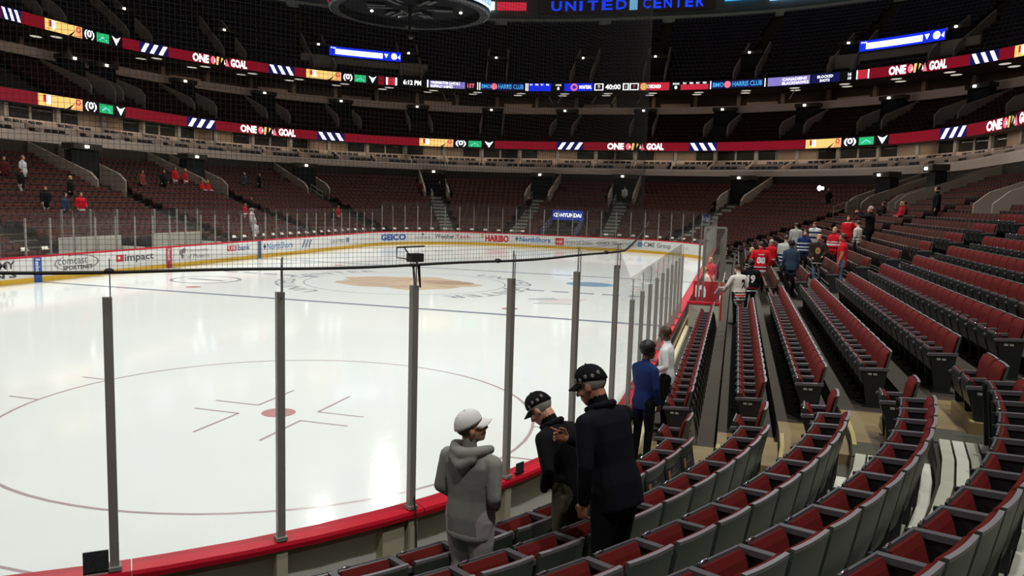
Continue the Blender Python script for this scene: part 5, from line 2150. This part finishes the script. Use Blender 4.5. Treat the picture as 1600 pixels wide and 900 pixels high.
# ---- tall man in navy black jacket and cap, pointing (row three walkway)
P2 = (13.68, -27.58, zrow(2) + 0.075)
d2 = (-0.82, 0.5)
r2, T2, hc2, RH2, k2 = figure('person', 'tall person in dark navy jacket, black cap and glasses, one hand raised', P2, face(*d2), 1.83,
    dict(top=C_NAVYBLK, legs=C_DKPANT, skin=SKIN_T, hair=('under', 'grey'), cap=(C_BLACK, C_BLACK), cap_marks=MARKS, headk=1.08, bulk=1.16, armw=1.2, legw=1.2, hem=0.76, flare=0.98),
    dict(lean=HD(18), head=(HD(18), HD(10)), armL=[(-0.285, -0.02, 1.10), (-0.25, 0.1, 0.86)], armL_curl=0.5, armL_palm=np.array((1.0, 0.2, 0)),
         armR=[(0.22, 0.2, 1.10), (-0.04, 0.32, 1.26)], armR_curl=0.75, armR_hand='point', armR_palm=np.array((-0.6, -0.5, 0.1))), voxel=0.011)
cb = Body()
cb.chain([T2(-0.09, 0.05, 1.46), T2(-0.095, -0.04, 1.475), T2(0, -0.105, 1.48), T2(0.095, -0.04, 1.475), T2(0.09, 0.05, 1.46)], [0.026, 0.028, 0.03, 0.028, 0.026], 0)
queue(cb, 0.011, [C_NAVYBLK], 2, 'collar', r2)
gm = MB()
for s_ in (-1, 1):
    gm.tube([hc2 + RH2 @ (np.array((s_ * (0.033 + 0.02 * math.cos(q)), 0.105, 0.006 + 0.015 * math.sin(q))) * k2) for q in np.arange(0, 6.6, 0.5)], 0.0022, 5)
    gm.tube([hc2 + RH2 @ (np.array((s_ * 0.055, 0.1, 0.01)) * k2), hc2 + RH2 @ (np.array((s_ * 0.084, 0.0, 0.008)) * k2)], 0.0024, 5)
gm.obj('glasses', mat('specs', (60, 52, 48), 0.3, metal=0.6), r2)

# ---- two people standing at the glass in the front walkway
figure('person', 'person in a blue shirt and dark trousers leaning by the glass', (13.34, -22.55, 0.37), face(0.55, 0.85), 1.69,
    dict(top=C_BLUE, legs=C_DKPANT, skin=SKIN_D, hair=('afro', 'black'), bulk=0.95), dict(lean=HD(2), head=(HD(-20), 0), armL=[(-0.2, 0.06, 1.12), (-0.16, 0.2, 1.0)], armR=[(0.22, -0.02, 1.13), (0.19, 0.08, 0.9)]), voxel=0.0135)
figure('person', 'person in a white shirt and black trousers talking by the glass', (13.5, -20.85, 0.37), face(-0.95, 0.1), 1.66,
    dict(top=C_WHITE, legs=C_DKPANT, skin=SKIN_D, hair=('crop', 'brown')), dict(lean=HD(3), head=(HD(-15), HD(4)), armL=[(-0.25, -0.04, 1.13), (-0.2, 0.17, 1.02)], armR=[(0.25, 0, 1.12), (0.15, 0.2, 1.0)]), voxel=0.0135)


def spot(t, o):
    p, n = PN(t, o)
    return (p[0], p[1], ztread(o) + 0.005)


P_RED = mat('ink_jersey_white', (232, 228, 226), 0.7)
STR_W, STR_K, STR_R = C_WHITE, C_BLACK, C_RED
# ---- group at the far end of the side block
q = figure('person', 'person in a white hockey jersey numbered 2 holding a paper', spot(11.6, 1.62), face(-0.7, 0.75), 1.70,
    dict(top=C_CREAM, legs=C_DKPANT, hair=('crop', 'brown'), bulk=1.25, armw=1.3, hem=0.72, extra=[C_BLACK, C_RED], paint=bands([(0.76, 0.80, 4), (0.83, 0.87, 5), (0.90, 0.94, 4)]),
         after=back_print('2', -0.02, 0.13, 1.05, 1.30, C_BLACK)),
    dict(armL=[(-0.32, 0.1, 1.15), (-0.26, 0.3, 1.02)], armR=[(0.3, -0.02, 1.12), (0.28, 0.1, 0.95)], lean=HD(6)), voxel=0.02)
MB().box((-0.3, 0.46, 0.93), (0.2, 0.012, 0.28), rotx(0.7)).obj('paper', mat('paper', (235, 235, 232), 0.7), q[0])
figure('person', 'person in a black jersey with white number, dark hair, beside the white jersey', spot(13.6, 1.95), face(-0.2, 1.0), 1.72,
    dict(top=C_BLACK, legs=C_DKPANT, hair=('afro', 'black'), bulk=1.22, armw=1.3, hem=0.72, extra=[C_WHITE, C_RED], paint=bands([(0.78, 0.81, 4), (0.86, 0.88, 5)]),
         after=back_print('19', -0.12, 0.12, 1.03, 1.28, P_RED)), dict(armL=[(-0.3, -0.03, 1.12), (-0.3, 0.1, 0.9)]), voxel=0.02)
figure('person', 'person in a red jersey numbered 88 standing with back turned', spot(18.6, 2.35), face(-0.15, 1.0), 1.82,
    dict(top=C_RED, legs=C_DKPANT, hair=('crop', 'brown'), bulk=1.28, armw=1.35, hem=0.70, extra=[C_WHITE, C_BLACK], paint=bands([(0.66, 0.80, 4), (0.83, 0.87, 5), (0.89, 0.93, 4)]),
         after=chain_after(back_print('88', -0.15, 0.15, 1.04, 1.28, P_RED), back_print('KANE', -0.1, 0.1, 1.34, 1.385, P_RED, 0.03))),
    dict(armL=[(-0.33, -0.04, 1.13), (-0.33, 0.04, 0.9)], armR=[(0.33, -0.04, 1.13), (0.33, 0.06, 0.9)]), voxel=0.018)
figure('person', 'person in a pale grey sweatshirt seen from behind, higher in the group', spot(28.9, 4.2), face(-0.2, 1), 1.82,
    dict(top=C_SILVER, legs=C_OLIVE, hair=('crop', 'brown'), bulk=1.22, armw=1.2), None, 0.024)
figure('person', 'person in a light grey hooded top over a striped jersey', spot(20.5, 3.3), face(0.4, 1), 1.75,
    dict(top=C_SILVER, legs=C_DKPANT, hair=('crop', 'brown'), bulk=1.25, armw=1.25, hem=0.72, extra=[C_BLUE, C_WHITE], paint=bands([(0.7, 0.78, 4), (0.78, 0.83, 5), (0.83, 0.92, 4), (0.92, 0.96, 5), (0.96, 1.05, 4)])), None, 0.022)
figure('person', 'person in a dark teal shirt and dark trousers, back turned', spot(15.5, 3.2), face(-0.3, 1), 1.78,
    dict(top=C_TEAL, legs=C_DKPANT, hair=('afro', 'black'), skin=SKIN_D, bulk=1.15), dict(lean=HD(4)), 0.02)
q = figure('person', 'blond person in a dark jersey with a crest, facing the camera', spot(17.2, 4.15), face(-0.15, -1), 1.68,
    dict(top=cloth('jerseydark', (42, 34, 26)), legs=C_JEAN, hair=('long', 'blond'), bulk=1.22, armw=1.3, hem=0.72, extra=[C_CREAM], paint=bands([(0.70, 0.73, 4), (1.425, 1.45, 4)]),
         after=back_print('O', -0.09, 0.08, 1.02, 1.25, mat('crest_tan', (168, 128, 84), 0.7), 0.14, True)), dict(armL=[(-0.27, 0.05, 1.12), (-0.18, 0.22, 1.0)], armR=[(0.27, 0.05, 1.1), (0.16, 0.22, 0.95)]), 0.02)
figure('person', 'person in a red T-shirt and blue jeans facing left', spot(15.0, 4.65), face(-0.95, 0.2), 1.80,
    dict(top=C_RED, legs=C_JEAN, hair=('crop', 'brown'), skin=SKIN_T, sleeves='short', bulk=1.18, legw=1.15, hem=0.74), dict(head=(HD(5), 0)), 0.02)
figure('person', 'person in black jacket with both arms raised to take a picture', spot(22.6, 6.5), face(-0.9, 0.45), 1.86,
    dict(top=C_BLACK, legs=C_DKPANT, hair=('crop', 'grey'), bulk=1.25, armw=1.25, hem=0.74), dict(armL=[(-0.27, 0.22, 1.36), (-0.1, 0.46, 1.5)], armR=[(0.27, 0.22, 1.36), (0.1, 0.46, 1.52)]), 0.022)
figure('person', 'person in a bright red jersey behind the raised arms', spot(25.7, 6.1), face(-0.3, -1), 1.72,
    dict(top=C_RED, legs=C_DKPANT, hair=('long', 'brown'), bulk=1.25, armw=1.25, extra=[C_CREAM], paint=bands([(1.42, 1.46, 4)])), dict(armL=[(-0.3, 0.1, 1.2), (-0.2, 0.25, 1.45)]), 0.024)
figure('person', 'smaller person in a white jersey in front of the black jacket', spot(21.3, 5.9), face(-0.8, 0.5), 1.58,
    dict(top=C_CREAM, legs=C_DKPANT, hair=('crop', 'brown'), bulk=1.25, armw=1.25, extra=[C_BLACK], paint=bands([(0.82, 0.86, 4), (0.92, 0.96, 4)])), None, 0.024)
figure('person', 'person in a white and navy jersey bending forward in the crowd', spot(27.3, 4.95), face(-0.5, -1), 1.68,
    dict(top=C_WHITE, legs=C_DKPANT, hair=('crop', 'red'), bulk=1.25, armw=1.25, extra=[C_BLUE], paint=bands([(1.15, 1.22, 4), (0.9, 1.0, 4)])), dict(lean=HD(18)), 0.024)
figure('person', 'long-haired blond person in red striped jersey beside the red T-shirt', spot(19.6, 4.9), face(-0.4, -1), 1.62,
    dict(top=C_RED, legs=C_DKPANT, hair=('long', 'blond'), bulk=1.15, extra=[C_WHITE, C_BLACK], paint=bands([(0.95, 1.02, 4), (1.06, 1.1, 4), (0.84, 0.9, 5)])), None, 0.022)
figure('person', 'person in a navy jersey with white stripes, half hidden in the group', spot(22.5, 4.1), face(0.3, -1), 1.66,
    dict(top=C_BLUE, legs=C_DKPANT, hair=('crop', 'brown'), bulk=1.22, extra=[C_WHITE], paint=bands([(0.85, 0.9, 4), (0.98, 1.03, 4), (1.12, 1.17, 4)])), None, 0.024)
figure('person', 'blond person in dark top left of the numbered red jersey', spot(21.6, 2.1), face(-0.6, -0.7), 1.70,
    dict(top=C_BLACK, legs=C_DKPANT, hair=('long', 'blond'), extra=[C_WHITE], paint=bands([(0.9, 0.93, 4), (1.0, 1.03, 4)])), None, 0.024)
figure('person', 'person in red jersey right behind the numbered red jersey', spot(23.4, 2.9), face(-0.5, 0.8), 1.72,
    dict(top=C_RED, legs=C_DKPANT, hair=('crop', 'grey'), bulk=1.2, extra=[C_WHITE], paint=bands([(0.88, 0.92, 4)])), None, 0.024)
figure('person', 'person in a pink-red top inside the team bench', spot(20.6, 0.62), face(-0.5, -0.8), 1.55,
    dict(top=cloth('pinkred', (200, 70, 80)), legs=C_CREAM, hair=('crop', 'blond')), dict(lean=HD(10)), 0.024)
figure('person', 'person in a pale top bending at the team bench glass', spot(15.5, 0.66), face(-0.8, -0.4), 1.55,
    dict(top=C_CREAM, legs=C_OLIVE, hair=('crop', 'blond')), dict(lean=HD(14)), 0.024)
figure('person', 'person in an orange-red jersey behind the red bench panel', spot(16.6, 0.72), face(-0.9, 0.3), 1.45,
    dict(top=cloth('orangered', (214, 62, 36)), legs=C_DKPANT, hair=('crop', 'brown'), bulk=1.2), dict(lean=HD(20)), 0.024)

SEATP = dict(hipz=0.50, legL=[(-0.1, 0.02, 0.5), (-0.12, 0.42, 0.5), (-0.12, 0.44, 0.1)], legR=[(0.1, 0.02, 0.5), (0.12, 0.42, 0.5), (0.12, 0.44, 0.1)],
             armL=[(-0.26, 0.05, 1.12), (-0.15, 0.3, 1.0)], armR=[(0.26, 0.05, 1.12), (0.15, 0.3, 1.0)])


def seated(label, t, i, H, outfit, voxel=0.03):
    p, n = PN(t, oback(i) - 0.26)
    return figure('person', label, (p[0], p[1], zrow(i)), face(-n[0], -n[1]), H, outfit, dict(SEATP), voxel)


seated('person in red seated high in the right-hand stand, left of a pair', 31.9, 10, 1.7, dict(top=C_RED, legs=C_DKPANT, hair=('crop', 'blond'), bulk=1.15))
seated('person in dark red seated high in the right-hand stand, right of a pair', 31.2, 10, 1.7, dict(top=cloth('darkred', (132, 24, 34)), legs=C_DKPANT, hair=('crop', 'brown'), bulk=1.15))
seated('person in black seated alone high in the right-hand stand', 37.0, 10, 1.7, dict(top=C_BLACK, legs=C_DKPANT, hair=('crop', 'brown'), bulk=1.15))
figure('person', 'tall dark-clothed person standing high in the right-hand stand', spot(24.9, 9.3), face(-1, 0.1), 1.88, dict(top=C_BLACK, legs=C_DKPANT, hair=('crop', 'black'), bulk=1.2), None, 0.03)
figure('person', 'dark-clothed person under the bright camera lights in the far corner', spot(48.55, 10.9), face(-0.5, -0.8), 1.76, dict(top=C_BLACK, legs=C_DKPANT, hair=('crop', 'black')), None, 0.03)

# ---- people across the ice on the left
FARL = [
    ('person in a white shirt standing at the left edge of the far stand', 99.9, 10.7, 1.8, C_WHITE, C_DKPANT, 'grey'),
    ('person in dark red standing left of the white shirt', 100.9, 10.9, 1.7, cloth('maroon', (84, 26, 28)), C_DKPANT, 'brown'),
    ('person in black standing just below the white shirt', 101.4, 9.2, 1.68, C_BLACK, C_CREAM, 'brown'),
    ('person in a black and white jersey in the far stand', 102.3, 6.7, 1.7, C_BLACK, C_SILVER, 'brown'),
    ('person in a dark jersey beside the red jersey across the ice', 101.75, 6.0, 1.66, C_TEAL, C_DKPANT, 'black'),
    ('person in a red jersey with white hem across the ice on the left', 100.75, 6.0, 1.72, C_RED, C_JEAN, 'brown'),
    ('person in dark clothes above the left red jersey', 99.0, 8.4, 1.7, C_BLACK, C_DKPANT, 'blond'),
    ('person in black by the far aisle wall', 89.4, 10.2, 1.8, C_BLACK, C_DKPANT, 'black'),
    ('person in grey red top against the vomitory wall', 91.4, 10.2, 1.7, cloth('dullred', (128, 60, 58)), C_DKPANT, 'brown'),
    ('person in red jersey, taller of two standing across the ice', 87.3, 11.0, 1.78, C_RED, C_SILVER, 'brown'),
    ('person in red jersey, right of two standing across the ice', 86.2, 11.0, 1.68, C_RED, C_CREAM, 'blond'),
    ('person in dark clothes far up beside the second vomitory', 79.3, 11.1, 1.7, C_TEAL, C_DKPANT, 'grey'),
    ('person in black far up right of the second vomitory', 78.7, 10.7, 1.7, C_BLACK, C_DKPANT, 'brown'),
    ('person in bright red low in the far left corner', 77.9, 3.9, 1.66, C_RED, C_DKPANT, 'brown'),
    ('person in black and red low in the far left corner', 78.5, 3.7, 1.68, C_BLACK, C_JEAN, 'brown'),
    ('person in a white jersey standing behind the far glass', 89.6, 3.2, 1.74, C_CREAM, C_SILVER, 'grey'),
    ('person in a white jersey crouching close to the far glass', 91.1, 1.95, 1.5, C_WHITE, C_SILVER, 'grey'),
    ('person in red behind the white jerseys across the ice', 88.2, 4.7, 1.5, C_RED, C_CREAM, 'brown'),
    ('person in dark top with white stripes above the white jerseys', 86.3, 5.5, 1.62, C_BLACK, C_CREAM, 'brown'),
    ('person in black walking down the far end stairs', 66.0, 7.3, 1.72, C_BLACK, C_DKPANT, 'black'),
    ('person in dark red at the far platform railing', 71.2, 10.9, 1.7, cloth('maroon', (84, 26, 28)), C_DKPANT, 'brown'),
    ('person in black in the far vomitory mouth beside the lamp', 70.35, 10.9, 1.74, C_BLACK, C_DKPANT, 'black'),
    ('person in pale clothes at the far vomitory by the middle stairs', 57.6, 10.6, 1.7, C_SILVER, C_DKPANT, 'brown'),
]
for n_, (lab, t, o, H, a, b, hr) in enumerate(FARL):
    p, n = PN(t, o)
    figure('person', lab, (p[0], p[1], ztread(o) + 0.005), face(-n[0] + 0.3 * math.sin(5 * n_), -n[1] + 0.3 * math.cos(3 * n_)), H,
           dict(top=a, legs=b, hair=('crop', hr), bulk=1.2, armw=1.2, hem=0.74, extra=[C_WHITE], paint=bands([(0.74, 0.82, 4)]) if a is C_RED else None),
           dict(armL=[(-0.28, 0.02, 1.13), (-0.22, 0.16, 0.98)]) if n_ % 2 else None, 0.034)
seated('person in red seated beside the taller red jersey across the ice', 85.6, 11, 1.7, dict(top=C_RED, legs=C_CREAM, hair=('crop', 'brown'), bulk=1.15), 0.034)
seated('person in red and white seated at the right of the far red group', 84.9, 11, 1.66, dict(top=C_RED, legs=C_WHITE, hair=('crop', 'blond'), bulk=1.15), 0.034)
run_jobs()
bpy.data.scenes.remove(FIG)

# ---- bright camera lamps in the far right corner
p, n = PN(48.98, 10.85)
cl = empty('camera_light', (p[0], p[1], ztread(10.85)), math.atan2(-n[1], -n[0]) - math.pi / 2, label='pair of glaring camera lights on a stand in the far right corner', cat='light')
MB().tube([(0, 0, 0), (0, 0, 1.75)], 0.03, 6).tube([(0, 0, 1.0), (0.5, 0.2, 0)], 0.02, 5).tube([(0, 0, 1.0), (-0.5, 0.2, 0)], 0.02, 5).tube([(-0.5, 0, 1.75), (0.2, 0, 1.7)], 0.025, 5).obj('stand', M_DARK, cl)
E_CAMERA = mat('lamp_glare', (225, 225, 255), emit=12)
for x, r in ((-0.36, 0.13), (0.0, 0.2)):
    MB().ell((x, 0.08, 1.75), (r, 0.1, r), None, 16, 10).obj('lamp_head', E_CAMERA, cl)

# ---- printed covers and marks on the backs of the first corner row
M_PR = mat('print_grey', (150, 144, 140), 0.7)
for o in [q for q in bpy.data.objects if q.name.startswith('arena_seat') and q.parent is None and 'first corner row' in q.get('label', '')]:
    k = o['label'].split('behind, ')[1].split(' from')[0]
    n_ = ORD.index(k)
    cover = MB()
    cover.box((0, -0.083, 0.56), (0.46, 0.008, 0.5), rotx(-0.17)).obj('seat_cover', mat('cover_black', (36, 38, 36), 0.7), o)
    for q, (tx, z) in enumerate((('THE', 0.66), ('PRIVATE', 0.6))):
        v, f, a = text_geo(tx, 0.02)
        MB().add([(-0.14 + (0.09 if q == 0 else 0.2) * x, -0.09 - 0.17 * (z + 0.045 * y - 0.56), z + 0.045 * y) for x, y in v], f).obj('cover_print', M_PR, o)
    MB().box((-0.185, -0.098, 0.63), (0.06, 0.004, 0.1), rotx(-0.17)).obj('cover_mark', mat('cover_tan', (140, 96, 66), 0.7), o)
